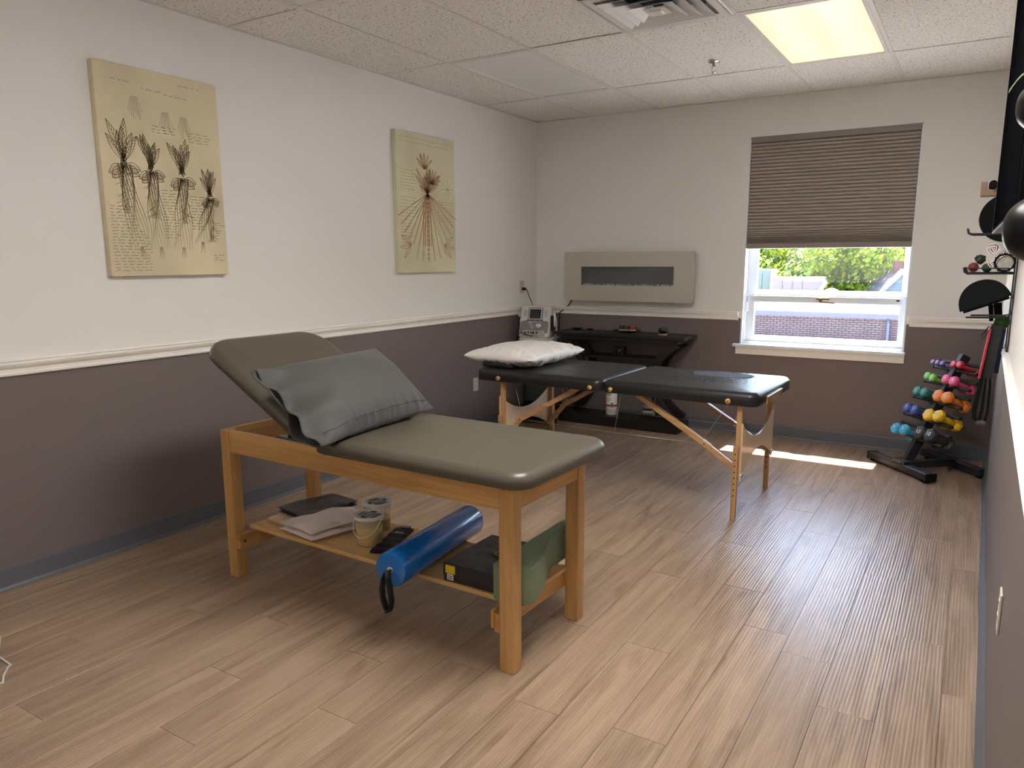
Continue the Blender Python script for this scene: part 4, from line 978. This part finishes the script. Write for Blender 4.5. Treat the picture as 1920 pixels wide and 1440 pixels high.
b = B(); b.lathe([(.0504, .075), (.0504, .092)], 32, cap=False); obj('red_band', b, mat('band_red', srgb(190, 40, 54), .4), t)
b = B(); b.lathe([(.014, 0), (.014, .001), (.001, .0012)], 16, Matrix.Rotation(R(28), 4, 'Z') @ Matrix.Translation((.0, -.0495, .09)) @ Matrix.Rotation(PI/2, 4, 'X') @ Matrix.Scale(1.6, 4, (0, 1, 0))); obj('green_badge', b, mat('badge_green', srgb(90, 140, 100), .5), t)
text('print', 'WIPES', .022, MINKB, t, (-.012, -.0512, .185), (PI/2, 0, 0)); text('print', 'disinfecting\ncleans and\nkills germs', .010, mat('print_grey', srgb(120, 120, 122), .6), t, (-.004, -.0512, .14), (PI/2, 0, 0)); text('print', 'fresh scent', .010, mat('print_grey', srgb(120, 120, 122), .6), t, (-.004, -.0512, .045), (PI/2, 0, 0))
t = thing('foam_rack', 'small wire rack of short pale rollers on the console base', 'rack', (1.235, -.20, .0885))
b = B()
for y in (-.03, .03):
    b.tube([(-.075, y, 0), (-.05, y, .16), (.055, y, .20), (.08, y, .0)], .003, 6)
for z in (.03, .09, .15): b.tube([(-.07+z*.16, -.03, z), (-.07+z*.16, .03, z)], .003, 6); b.tube([(.07-z*.1, -.03, z), (.07-z*.1, .03, z)], .003, 6)
obj('wire_frame', b, MCHR, t)
for k, z in enumerate((.045, .095, .155)):
    b = B(); b.tube([(-.05+k*.012, 0, z), (.055, 0, z)], .017, 14); obj('roller', b, mat('pale_grey_foam', srgb(150, 150, 144), .7), t)

# ================================================================== THERAPY DEVICE ON CART
MGR = mat('device_grey', srgb(128, 126, 130), .4); MLG = mat('device_light_grey', srgb(206, 202, 198), .4)
t = thing('device_cart', 'grey equipment cart on black casters in the corner behind the tables', 'cart', (.235, -.36, 0), R(14))
b = B(); b.box(-.13, -.12, .46, .13, .12, .735, .012); obj('cart_cabinet', b, MGR, t)
b = B(); b.box(-.155, -.13, .50, -.13, .10, .70, .006); b.box(.13, -.13, .50, .155, .10, .70, .006); obj('side_bin', b, MLG, t)
b = B(); b.box(-.15, -.14, .735, .15, .13, .755, .006); obj('cart_shelf', b, MLG, t)
b = B(); b.box(-.05, -.04, .12, .05, .04, .46, .008); obj('column', b, MBLK, t)
b = B(); b.prism([(-.24, -.19), (-.19, -.24), (.19, -.24), (.24, -.19), (.14, .0), (.20, .20), (.15, .23), (-.15, .23), (-.20, .20), (-.14, .0)], .05, 'z', .075, .01); obj('base', b, MBLK, t)
for sx in (-1, 1):
    for y in (-.2, .19):
        b = B(); b.tube([(sx*.2*(1 if y < 0 else .85)-.012, y, .032), (sx*.2*(1 if y < 0 else .85)+.012, y, .032)], .031, 16); b.box(sx*.2*(1 if y < 0 else .85)-.01, y-.01, .04, sx*.2*(1 if y < 0 else .85)+.01, y+.01, .08); obj('caster', b, MRUB, t)
b = B(); b.box(-.10, -.115, .18, .11, .10, .42, .01); obj('lower_bin', b, mat('dark_green_plastic', srgb(26, 32, 30), .5), t)
D = thing('therapy_device', 'grey electrotherapy unit with screen and dial on the corner cart', 'medical device', (.205, -.35, .7555), R(14)); D.scale = (.93, .93, .98)
# body: wedge in section (y,z), front leans back
sec = [(-.135, .0), (.10, .0), (.12, .03), (.11, .26), (.07, .285), (-.01, .285), (-.125, .03)]
b = B(); b.prism(sec, .30, 'x', -.15, .012, seg=3); obj('body', b, MLG, D, smooth=35)
fa = math.atan2(.285-.03, -.01+.125); fm = Matrix.Translation((0, -.125, .03)) @ Matrix.Rotation(fa, 4, 'X')   # local y runs up the front face, local z out of it
def onface(b, name, m, parent=D, **k):
    o = obj(name, b, m, parent, **k); o.matrix_local = fm; return o
b = B(); b.prism([(-.135, .015), (.135, .015), (.142, .06), (.138, .12), (.11, .135), (.07, .122), (-.07, .122), (-.11, .135), (-.138, .12), (-.142, .06)], .006, 'z', .0, .002); onface(b, 'control_panel', MGR)
b = B(); b.prism(rrect(.075, .066, .016, 4), .008, 'z', 0, .002); bmesh.ops.translate(b.bm, vec=(0, .195, 0), verts=b.bm.verts); scb = onface(b, 'screen_bezel', MGR)
b = B(); b.box(-.062, .148, .0085, .062, .250, .0095, .0); onface(b, 'screen_rim', MWHT)
b = B(); b.box(-.056, .152, .0095, .056, .244, .0105, .0); onface(b, 'screen', mat('lcd_dark', srgb(46, 50, 52), .15))
b = B(); b.lathe([(.030, .006), (.028, .014), (.001, .016)], 28, Matrix.Translation((.042, .085, 0)) @ Matrix.Scale(.75, 4, (0, 1, 0))); onface(b, 'dial', MLG)
for k in range(3):
    b = B(); b.box(-.058+.012*k, .105-k*.022, .006, -.02+.012*k, .113-k*.022, .011, .003); onface(b, 'button', MLG)
for x in (-.075, -.025, .03, .075):
    b = B(); b.box(x-.013, .128, .006, x+.013, .135, .011, .002); onface(b, 'soft_key', MBLK)
for s in (-1, 1):
    for k in range(5):
        b = B(); b.box(s*.105-.016, .175+k*.014, .0, s*.105+.016, .180+k*.014, .003, .001); onface(b, 'vent_rib', MGR)
b = B(); b.box(-.11, -.012, .0, .11, .040, .014, .008); pp_ = onface(b, 'port_panel', mat('port_silver', srgb(170, 166, 162), .35))
for x in (-.08, -.048, -.018, .002, .035):
    b = B(); b.lathe([(.008, .014), (.008, .020), (.003, .021)], 12, Matrix.Translation((x, .014, 0))); o = obj('port', b, MBLK, D); o.matrix_local = fm
b = B(); b.tube([(-.15, -.16, .02), (-.12, -.165, .05), (-.06, -.17, .035), (0, -.165, .02), (.0, -.15, .045)], .004, 6); b.tube([(-.15, -.16, .02), (-.165, -.14, -.01), (-.15, -.15, -.05)], .004, 6); obj('lead_cable', b, MBLK, D)
b = B(); b.tube([(.06, -.150, .05), (.065, -.16, .0), (.062, -.155, -.10), (.066, -.15, -.15)], .004, 6); obj('lead_cable', b, MWHT, D, label='white lead')
b = B(); b.box(.150, -.06, .06, .18, .0, .20, .006); obj('probe_holder', b, MBLK, D)
b = B(); b.tube([(.18, -.03, .22), (.185, -.035, .16), (.186, -.035, .10)], [.014, .010, .009], 10); b.tube([(.18, -.02, .225), (.205, -.04, .16), (.21, -.05, .06), (.205, -.05, .02)], .0045, 6); obj('probe', b, MWHT, D)
b = B()
for k in range(4): b.box(.19+.012*(k % 2), -.06, -.03+.02*k, .21+.012*(k % 2), -.04, -.005+.02*k, .003)
obj('electrode_clip', b, mat('clip_blue_grey', srgb(96, 116, 136), .4), D)
b = B(); b.box(-.175, -.05, .185, -.15, .0, .215, .004); b.tube([(-.162, -.025, .186), (-.16, -.03, .10), (-.155, -.05, .0)], .004, 6); obj('lead_hook', b, MWHT, D)

# ================================================================== DUMBBELL RACK
RB = Vector((3.225, -.58, .0)); bdg = R(40)
bh = Vector((math.cos(bdg), math.sin(bdg), 0)); lat = Vector((math.sin(bdg), -math.cos(bdg), 0)); al = .46365
cv_ = bh*math.sin(al)+Vector((0, 0, math.cos(al))); nv_ = -bh*math.cos(al)+Vector((0, 0, math.sin(al)))
RK = thing('dumbbell_rack', 'black steel A frame dumbbell rack leaning into the corner under the window side', 'dumbbell rack', RB, bdg-PI/2)
# rack local frame: x = -lateral... build in local coords: X right (lat), Y back (bh)
def RL(s, t, n): # column coords -> local
    return Vector((t, s*math.sin(al)-n*math.cos(al), .06+s*math.cos(al)+n*math.sin(al)))
b = B(); b.box(-.315, -.037, .012, .315, .037, .062, .010); o = obj('front_foot', b, MBLKM, RK)
for s in (-1, 1):
    b = B(); b.box(s*.316-.012*(s > 0)-.0*(s < 0), -.039, .008, s*.316+.012*(s < 0), .039, .064, .004); obj('end_cap', b, MRUB, o)
    b = B(); b.box(s*.27-.02, -.03, 0, s*.27+.02, .03, .012, .003); obj('foot_pad', b, MRUB, o)
b = B(); b.box(-.315, .385, .012, .262, .455, .062, .010); o = obj('rear_foot', b, MBLKM, RK)
for s in (-1, 1):
    b = B(); b.box(s*.25-.02, .39, 0, s*.25+.02, .45, .012, .003); obj('foot_pad', b, MRUB, o)
b = B(); b.box(.018-.028, .03, .025, .018+.028, .39, .075, .006); obj('floor_beam', b, MBLKM, RK)
cm = Matrix((Vector((1, 0, 0)), Vector((0, math.cos(al), -math.sin(al))), Vector((0, math.sin(al), math.cos(al))))).transposed().to_4x4(); cm.translation = Vector((.018, 0, .06))
b = B(); b.box(-.019, -.005, .0, .019, .062, .835, .004, m=cm); obj('column', b, MBLKM, RK)
b = B(); b.box(-.045, -.03, .06, .08, .05, .085, .004); b.tube([(.04, -.035, .075), (.04, -.02, .075)], .012, 8); obj('foot_bracket', b, MBLKM, RK)
b = B()
for (s1, s2, h_) in ((.775, .715, .200), (.660, .600, .215), (.545, .470, .225), (.410, .335, .235), (.275, .195, .240)):
    for s_, n_ in ((s1, -.035), (s2, -.012)):
        b2 = B(); b2.tube([RL(s_, .018-h_, n_), RL(s_, .018+h_, n_)], .0105, 10); 
        for sx in (-1, 1): b2.tube([RL(s_, .018+sx*(h_-.006), n_), RL(s_, .018+sx*(h_+.004), n_)], .0125, 10)
        obj('support_bar', b2, MBLKM, RK)
b.bm.free()
b = B(); b.box(-.03, 0, -.03, .03, .001, .03); 
def dumbbell(name, label, colr, mname, head_r, s, t, digit, grp, depth=.150):
    d = thing('dumbbell', label, 'dumbbell', (0, 0, 0), 0, grp)
    P = RB + (RKm @ RL(s, t, .042))
    # local z along n (out of the rack front)
    zax = nv_; xax = lat; yax = zax.cross(xax)
    m = Matrix((xax, yax, zax)).transposed().to_4x4(); m.translation = P; d.matrix_world = m
    cm_ = mat(mname, colr, .5, bump=.05, bscale=300, bdist=.001); hr = head_r; hl = hr*1.0
    for z0 in (0, -depth):
        b = B(); b.lathe([(hr*.70, z0-hl/2), (hr*.96, z0-hl*.30), (hr*.96, z0+hl*.24), (hr*.80, z0+hl*.42), (hr*.66, z0+hl*.46)], 6, Matrix.Rotation(.35 if 'second' not in label else .1, 4, 'Z'))
        for f in b.bm.faces: f.smooth = False
        bmesh.ops.bevel(b.bm, geom=b.bm.edges[:], offset=hr*.07, segments=1, affect='EDGES'); obj('head', b, cm_, d)
    b = B(); b.tube([(0, 0, -depth+hl*.3), (0, 0, -depth*.5), (0, 0, -hl*.3)], [hr*.36, hr*.44, hr*.36], 12); obj('handle', b, cm_, d)
    text('weight_mark', digit, hr*.8, mat('print_white', (.8, .8, .8), .5), d, (0, hr*.05, hl*.475), (0, 0, 0))
    return d
RKm = Matrix.Rotation(bdg-PI/2, 3, 'Z')
HD = [('purple', srgb(132, 104, 160), 'vinyl_purple', 0.0205, [(.738, -.140), (.741, -.096), (.741, -.050)], '1'),
      ('red', srgb(206, 40, 60), 'vinyl_red', 0.029, [(.750, .056), (.754, .108)], '2'),
      ('lime green', srgb(124, 184, 62), 'vinyl_lime', 0.032, [(.632, -.118), (.627, -.062)], '3'),
      ('pink', srgb(226, 78, 124), 'vinyl_pink', 0.039, [(.638, .064), (.634, .134)], '4'),
      ('dark green', srgb(32, 112, 92), 'vinyl_green', 0.04, [(.509, -.133), (.511, -.064)], '5'),
      ('orange', srgb(236, 134, 46), 'vinyl_orange', 0.046, [(.516, .072), (.517, .154)], '6'),
      ('royal blue', srgb(52, 76, 148), 'vinyl_blue', 0.038, [(.377, -.142), (.377, -.064)], '7'),
      ('yellow', srgb(236, 192, 32), 'vinyl_yellow', 0.047, [(.372, .080), (.382, .168)], '8'),
      ('sky blue', srgb(66, 168, 206), 'vinyl_cyan', 0.043, [(.216, -.146), (.224, -.062)], '9'),
      ('black', srgb(54, 54, 56), 'vinyl_black', 0.053, [(.237, .092), (.243, .190)], '10')]
pos_w = {2: ('left', 'right'), 3: ('left', 'middle', 'right')}
for nm, colr, mn, hr, L_, dg_ in HD:
    for k, (s_, t_) in enumerate(L_):
        w_ = pos_w[len(L_)][k]
        dumbbell('dumbbell', '%s hex dumbbell on the rack, the %s one of its %s' % (nm, w_, 'pair' if len(L_) == 2 else 'three'), colr, mn, hr, s_-.008, t_-.004, dg_, 'hex dumbbells on the rack', .120+hr*.6)

# ================================================================== RIGHT WALL: SCREEN, VASES, RACK
# television: slightly swung off the wall
tvf = Vector((3.600, -2.46, 0)); tvn = Vector((3.621, -4.17, 0)); tdir = (tvn-tvf); tl = tdir.length; tdir.normalize(); tn = Vector((tdir.y, -tdir.x, 0))  # towards room
if tn.x > 0: tn = -tn
TV = thing('television', 'large black flat screen television mounted high on the right wall', 'television', ((tvf.x+tvn.x)/2, (tvf.y+tvn.y)/2, 2.0))
tm = Matrix((tdir, -tn, Vector((0, 0, 1)))).transposed().to_4x4(); tm.translation = TV.location; TV.matrix_world = tm
b = B(); b.box(-tl/2, 0, -.455, tl/2, .032, .455, .004); obj('tv_body', b, mat('tv_matt_black', (.006, .006, .007), .9, spec=.05), TV)
b = B(); b.box(-tl/2+.008, -.0015, -.440, tl/2-.008, .0005, .447); obj('screen', b, mat('screen_black_glass', (.004, .004, .005), .8, spec=0), TV)
b = B(); b.box(-tl/2-.003, -.002, -.457, -tl/2+.004, .030, .457, .001); b.box(-tl/2, -.002, -.457, tl/2, .030, -.450, .001); obj('bezel', b, mat('bezel_silver', srgb(120, 116, 114), .3, .9), TV)
b = B(); b.box(-.55, .03, -.33, .55, .058, .25, .01); obj('rear_housing', b, MBLK, TV)
b = B(); b.box(-.25, .05, -.2, .25, .072, .2, .003); obj('wall_mount', b, MBLKM, TV)

def vase(y, z, ry, rz, label, plant):
    p = wallR(0, y, z); v = thing('wall_vase', label, 'wall planter', p, 0, 'glossy black rounded wall planters')
    b = B(); bm = b.bm; N1, N2 = 40, 20; dep = .098
    def fn(a, d):
        th = a*2*PI; ph = d*PI/2      # dome bulging from the wall
        return Vector((-dep*math.sin(ph)**.9 if ph > 0 else 0, ry*math.cos(th)*math.cos(ph)**.8 if ph < PI/2-1e-3 else 0, rz*math.sin(th)*math.cos(ph)**.8 if ph < PI/2-1e-3 else 0))
    b.grid(fn, N1, N2, closeu=True); obj('bowl', b, mat('vase_black_gloss', (.008, .008, .009), .3, spec=.14), v, smooth=60)
    b = B(); b.tube([(-.001, ry*1.01*math.cos(k*PI/20), rz*1.01*math.sin(k*PI/20)) for k in range(40)], .003, 6, closed=True); obj('rim', b, MCHR, v)
    if plant:
        g_ = leaf_mat('vase_leaf', srgb(84, 104, 28), srgb(132, 150, 58))
        b = B(); b.tube([(-.045, .0, rz*.72), (-.062, .03, rz+.02), (-.068, .04, rz+.06), (-.072, .042, rz+.095)], [.004, .0035, .003, .0015], 6); obj('stem', b, g_, v)
        for k in range(9):
            q = Vector((-.060-.0015*k, .034+.001*k, rz+.015+.010*k)); a = k*2.4; b = B(); L = .022-.001*k; d = Vector((math.cos(a), math.sin(a), .5)); sd = Vector((-math.sin(a), math.cos(a), 0))
            b.grid(lambda u, w__: q+d*L*u+sd*(w__-.5)*.012*math.sin(PI*min(.98, max(.04, u)))+Vector((0, 0, -.01*u*u)), 5, 2); obj('leaf', b, g_, v)
        b = B(); b.grid(lambda u, w__: Vector((-.050-.062*u, .02+.01*u, rz*.8+.030*math.sin(u*PI*.9)-.02*u*u))+Vector((0, (w__-.5)*.02*(.4+u) if u < .98 else 0, (w__-.5)*.008)), 10, 2); obj('leaf', b, g_, v)
vase(-4.36, 1.500, .085, .073, 'lower black rounded wall planter at the right edge of the view', False)
vase(-4.36, 1.738, .085, .060, 'upper black wall planter with a green succulent sprig', True)

# wall rack
p0 = wallR(0, -2.0, 0); WRr = thing('wall_rack', 'black wire storage rack with basket and hooks on the right wall', 'rack', (p0.x, -2.0, 0), RA)
b = B()
for y in (-.16, .16): b.box(-.007, y-.006, .98, -.001, y+.006, 1.62, .001)
for z in (1.02, 1.27, 1.55): b.box(-.010, -.16, z-.008, -.003, .16, z+.008, .002)
obj('upright', b, MBLKM, WRr)
b = B(); d_ = .205
for k in range(9):
    y = -.19+k*.0475; b.tube([(-.010, y, 1.376), (-d_+.012, y, 1.372), (-d_, y, 1.380), (-d_-.003, y, 1.398)], .0024, 6)
b.tube([(-.01, -.19, 1.374), (-d_+.01, -.19, 1.372), (-d_-.003, -.19, 1.398), (-d_-.003, .19, 1.398), (-d_+.01, .19, 1.372), (-.01, .19, 1.374)], .0034, 6); b.tube([(-.012, -.19, 1.398), (-d_, -.19, 1.398)], .0028, 6)
obj('basket', b, MBLKM, WRr)
for y in (-.13, .02):
    b = B(); b.tube([(-.006, y, 1.55), (-.19, y, 1.552), (-.205, y, 1.558), (-.209, y, 1.578)], .0045, 8); obj('hook', b, MBLKM, WRr)
for y, z, L in ((-.15, 1.185, .16), (-.11, 1.172, .18)):
    b = B(); b.tube([(-.006, y, z+.02), (-.014, y, z+.004), (-.03, y, z), (-L, y, z-.004)], .003, 6); b.tube([(-.006, y+.03, z+.02), (-.014, y+.03, z+.004), (-.03, y+.03, z), (-L, y+.03, z-.004), (-L, y, z-.004)], .003, 6); obj('wire_arm', b, MBLKM, WRr)
def wl(d, y, z): q = wallR(d, y, z); return q
# wooden bracket with black roller (far, above)
t = thing('wooden_bracket', 'small pale wooden wall bracket holding a black roller, beside the television', 'bracket', wl(0, -2.0, 1.735))
b = B(); b.box(-.175, -.05, -.008, -.002, .05, .020, .002); b.box(-.175, -.05, .020, -.150, .05, .055, .002); obj('block', b, mat('oak_pale_block', srgb(150, 120, 96), .55, var=.12, vscale=20), t)
b = B(); b.tube([(-.128, -.09, .040), (-.128, .06, .040)], .017, 20); obj('roller', b, MRUB, t)
# round drum seen edge on
t = thing('round_drum', 'round black speaker like disc with silver ribbed edge, half behind the television', 'disc', wl(.062, -2.0, 1.625))
b = B(); b.tube([(0, -.05, 0), (0, .03, 0)], .108, 48); obj('drum_body', b, MRUB, t)
b = B()
for k in range(26):
    a = PI+k/26*PI*1.0; b.box(-.110, -.045, -.004, -.104, .035, .004, m=Matrix.Rotation(-(a-PI), 4, 'Y'))
obj('edge_rib', b, MCHR, t)
# towels
def rolled(label, d, y, z, r, L, grp=None, seed=0):
    t = thing('rolled_towel', label, 'towel', wl(d, y, z), 0, grp)
    b = B(); turns = 2.6; n = 60; pr = []
    for k in range(n):
        a = k/(n-1)*turns*2*PI; rr = r*(.14+.80*k/(n-1))+.0015*math.sin(a*3+seed); pr.append((rr*math.cos(a+seed), rr*math.sin(a+seed)))
    th = r*.16; inn = []
    for k in range(n):
        x, z_ = pr[k]; l_ = math.hypot(x, z_); inn.append((x*(1-th/l_*1.0), z_*(1-th/l_*1.0)))
    bm = b.bm; A = []
    for yy in (-L/2, L/2): A.append(([bm.verts.new((x, yy, z_)) for x, z_ in pr], [bm.verts.new((x, yy, z_)) for x, z_ in inn]))
    (o0, i0), (o1, i1) = A
    for k in range(n-1):
        bm.faces.new((o0[k], o0[k+1], o1[k+1], o1[k])); bm.faces.new((i0[k], i1[k], i1[k+1], i0[k+1])); bm.faces.new((o0[k], i0[k], i0[k+1], o0[k+1])); bm.faces.new((o1[k], o1[k+1], i1[k+1], i1[k]))
    bm.faces.new((o0[-1], o1[-1], i1[-1], i0[-1])); bm.faces.new((o0[0], i0[0], i1[0], o1[0]))
    obj('towel_roll', b, mat('towel_roll_white', srgb(236, 224, 218), .95, bump=.5, bscale=200, bdist=.003), t, smooth=50)
rolled('rolled white towel, upper left of the stack in the wire basket', .100, -2.0, 1.484, .031, .26, 'rolled white towels in the basket', .4)
rolled('rolled white towel, upper right of the stack in the wire basket', .040, -2.0, 1.466, .030, .26, 'rolled white towels in the basket', 1.9)
rolled('rolled white towel lying low in the basket beside the green ball', .098, -2.0, 1.423, .029, .26, 'rolled white towels in the basket', 3.3)
# hollow black ring roller
t = thing('ring_roller', 'short hollow black foam roller with a pale core in the wire basket', 'foam roller', wl(.052, -2.12, 1.4225))
b = B(); ridg = [((.041+.0025*(k % 2)), None) for k in range(36)]
bm = b.bm; O = []; 
for y in (-.045, .045):
    O.append(([bm.verts.new(((.041+.003*(k % 3 == 0))*math.cos(k*2*PI/36), y, (.041+.003*(k % 3 == 0))*math.sin(k*2*PI/36))) for k in range(36)], [bm.verts.new((.029*math.cos(k*2*PI/36), y, .029*math.sin(k*2*PI/36))) for k in range(36)]))
for k in range(36):
    j = (k+1) % 36; bm.faces.new((O[0][0][k], O[0][0][j], O[1][0][j], O[1][0][k])); bm.faces.new((O[0][1][k], O[1][1][k], O[1][1][j], O[0][1][j])); bm.faces.new((O[0][0][k], O[0][1][k], O[0][1][j], O[0][0][j])); bm.faces.new((O[1][0][k], O[1][0][j], O[1][1][j], O[1][1][k]))
obj('ring', b, MRUB, t); b = B(); b.tube([(0, -.040, 0), (0, .04, 0)], .0285, 28); obj('core', b, mat('core_pale', srgb(176, 168, 160), .7, var=.2, vscale=40), t); b = B(); b.tube([(.031*math.cos(k*PI/16), -.046, .031*math.sin(k*PI/16)) for k in range(32)], .002, 5, closed=True); obj('core_rim', b, MCHR, t)
# massage balls
def ball(nm, label, d, y, z, r, m, spiky=False):
    b = B(); q = bmesh.new(); bmesh.ops.create_icosphere(q, subdivisions=3, radius=r); 
    if spiky:
        for i, vv in enumerate(q.verts):
            if i % 5 == 0: vv.co *= 1.16
    b.merge(q); o = obj(nm, b, m, loc=wl(d, y, z), smooth=60 if not spiky else 20); return tag(o, label, 'ball', 'massage balls in the basket')
ball('massage_ball', 'dark red massage ball at the front lip of the wire basket', .172, -2.04, 1.4005, .0225, mat('ball_red', srgb(120, 28, 42), .45))
ball('massage_ball', 'dark spiky massage ball on top of the red and green ones', .148, -2.02, 1.4375, .0215, mat('ball_dark_green', srgb(26, 40, 34), .5), True)
ball('massage_ball', 'dark green massage ball between the red ball and the ring roller', .118, -2.10, 1.3985, .0205, mat('ball_green', srgb(20, 58, 36), .5))
# half dome balance pad on the wire arms
t = thing('balance_pad', 'dark half round balance pad resting on the wire arms of the rack', 'balance pad', wl(0, -2.10, 0))
ph_ = R(23); pr = []
for k in range(33):
    a = k/32*PI; u_, v_ = .106*math.cos(a), .120*math.sin(a)**.85 if 0 < k < 32 else 0
    pr.append((-.104+u_*math.cos(ph_)-v_*math.sin(ph_), 1.226+u_*math.sin(ph_)+v_*math.cos(ph_)))
b = B(); b.prism(pr, .16, 'y', -.08, .012, seg=4); obj('pad_body', b, mat('pad_dark_slate', srgb(16, 21, 23), .6, spec=.12), t, smooth=40)
# green ball and bands
b = B(); q = bmesh.new(); bmesh.ops.create_icosphere(q, subdivisions=4, radius=.034); b.merge(q); o = obj('exercise_ball', b, mat('ball_bright_green', srgb(50, 92, 22), .4), loc=wl(.036, -2.02, 1.146), smooth=60); tag(o, 'bright green ball wedged on the wall above the hanging bands', 'ball')
def band(name, label, pts, w_, m, y, th=.0025, cat='exercise band'):
    t = thing(name, label, cat, wl(0, y, 0)); b = B(); bm = b.bm; rows = []
    for d, z in pts: rows.append((bm.verts.new((-d, -w_/2, z)), bm.verts.new((-d, w_/2, z))))
    for a, c in zip(rows, rows[1:]): bm.faces.new((a[0], a[1], c[1], c[0]))
    o = obj('strap_loop', b, m, t); md = o.modifiers.new('s', 'SOLIDIFY'); md.thickness = th; md.offset = 0; return t
loop = lambda x0, z0, x1_, z1, g_: [(x0, z0), (x0+(x1_-x0)*.5+g_, (z0+z1)/2), (x1_+g_, z1+.01), (x1_+g_*.5, z1), (x1_-g_, z1+.01), (x0+(x1_-x0)*.5-g_, (z0+z1)/2), (x0-.001, z0)]
MRED = mat('band_red_rubber', srgb(188, 44, 62), .5); MBB = mat('band_black_rubber', srgb(34, 34, 34), .45); MBLU = mat('band_blue_rubber', srgb(34, 66, 118), .45)
def flatband(name, label, a, c, wd, th, m, y, cat='exercise band'):
    """band hanging flat: broad face towards the room end, from a=(d,z) to c"""
    t = thing(name, label, cat, wl(0, y, 0)); b = B()
    A = Vector((-a[0], 0, a[1])); Q = Vector((-c[0], 0, c[1])); n = 10
    dirv = (Q-A).normalized(); sd = Vector((-dirv.z, 0, dirv.x))
    for off in (-.02, .02):
        pr_ = []
        for k in range(n+1): p = A.lerp(Q, k/n); pr_.append(p+sd*(wd/2+.0006*math.sin(k*1.3)))
        for k in range(n, -1, -1): p = A.lerp(Q, k/n); pr_.append(p-sd*(wd/2+.0006*math.sin(k*1.7)))
        b.prism([(p.x, p.z) for p in pr_], th, 'y', off-th/2, .0008, seg=1)
    e = Q; b.box(e.x-wd/2, -.022, e.z-.003, e.x+wd/2, .022, e.z+.001, .001)
    obj('strap_loop', b, m, t); return t
flatband('resistance_band', 'wide black resistance band loop hanging below the green ball', (.050, 1.135), (.073, .885), .046, .002, MBB, -2.05)
flatband('resistance_band', 'red resistance band hanging in front of the black loop', (.078, 1.115), (.101, .882), .009, .03, MRED, -2.06)
flatband('resistance_band', 'blue resistance band hanging against the wall behind the black loop', (.022, 1.12), (.034, .90), .018, .002, MBLU, -1.96)
for k, (a, c) in enumerate((((.070, .885), (.098, .655)), ((.045, .885), (.050, .66)))): pass
t = thing('hanging_strap', 'black nylon straps with a padded cuff hanging lowest on the right wall', 'strap', wl(0, -1.90, 0))
b = B()
b.stroke([(-.082, 0, .93), (-.092, 0, .82), (-.106, 0, .70), (-.104, 0, .655), (-.085, 0, .640)], [.016, .018, .022, .02, .016], (0, 1, 0)); b.stroke([(-.070, .004, .93), (-.072, .004, .82), (-.074, .004, .70), (-.082, .004, .64)], [.012, .012, .014, .014], (0, 1, 0)); b.stroke([(-.060, .002, .93), (-.052, .002, .82), (-.050, .002, .70), (-.056, .002, .645), (-.072, .002, .632)], [.012, .011, .011, .013, .016], (0, 1, 0))
o = obj('strap_webbing', b, mat('nylon_black', srgb(12, 14, 15), .75, spec=.2), t, recalc=False); md = o.modifiers.new('s', 'SOLIDIFY'); md.thickness = .006; md.offset = 0
b = B(); b.box(-.095, -.02, .622, -.05, .022, .645, .008); obj('cuff', b, mat('cuff_grey', srgb(84, 82, 82), .6), t)
b = B(); b.stroke([(-.058, 0, 1.23), (-.050, 0, 1.17), (-.045, 0, 1.10)], [.034, .034, .03], (0, 1, 0)); b.stroke([(-.085, .003, 1.22), (-.075, .003, 1.14)], [.022, .018], (0, 1, 0)); o = obj('upper_webbing', b, mat('nylon_black', srgb(12, 14, 15), .75, spec=.2), t, recalc=False, loc=(0, 0, 0)); md = o.modifiers.new('s', 'SOLIDIFY'); md.thickness = .004
b = B(); b.tube([(-.098, -.15, 1.095), (-.110, -.15, 1.085), (-.104, -.15, 1.065), (-.094, -.15, 1.085), (-.075, -.15, 1.125), (-.086, -.15, 1.125), (-.110, -.15, 1.085)], .003, 6); obj('clip', b, MBLKM, t)
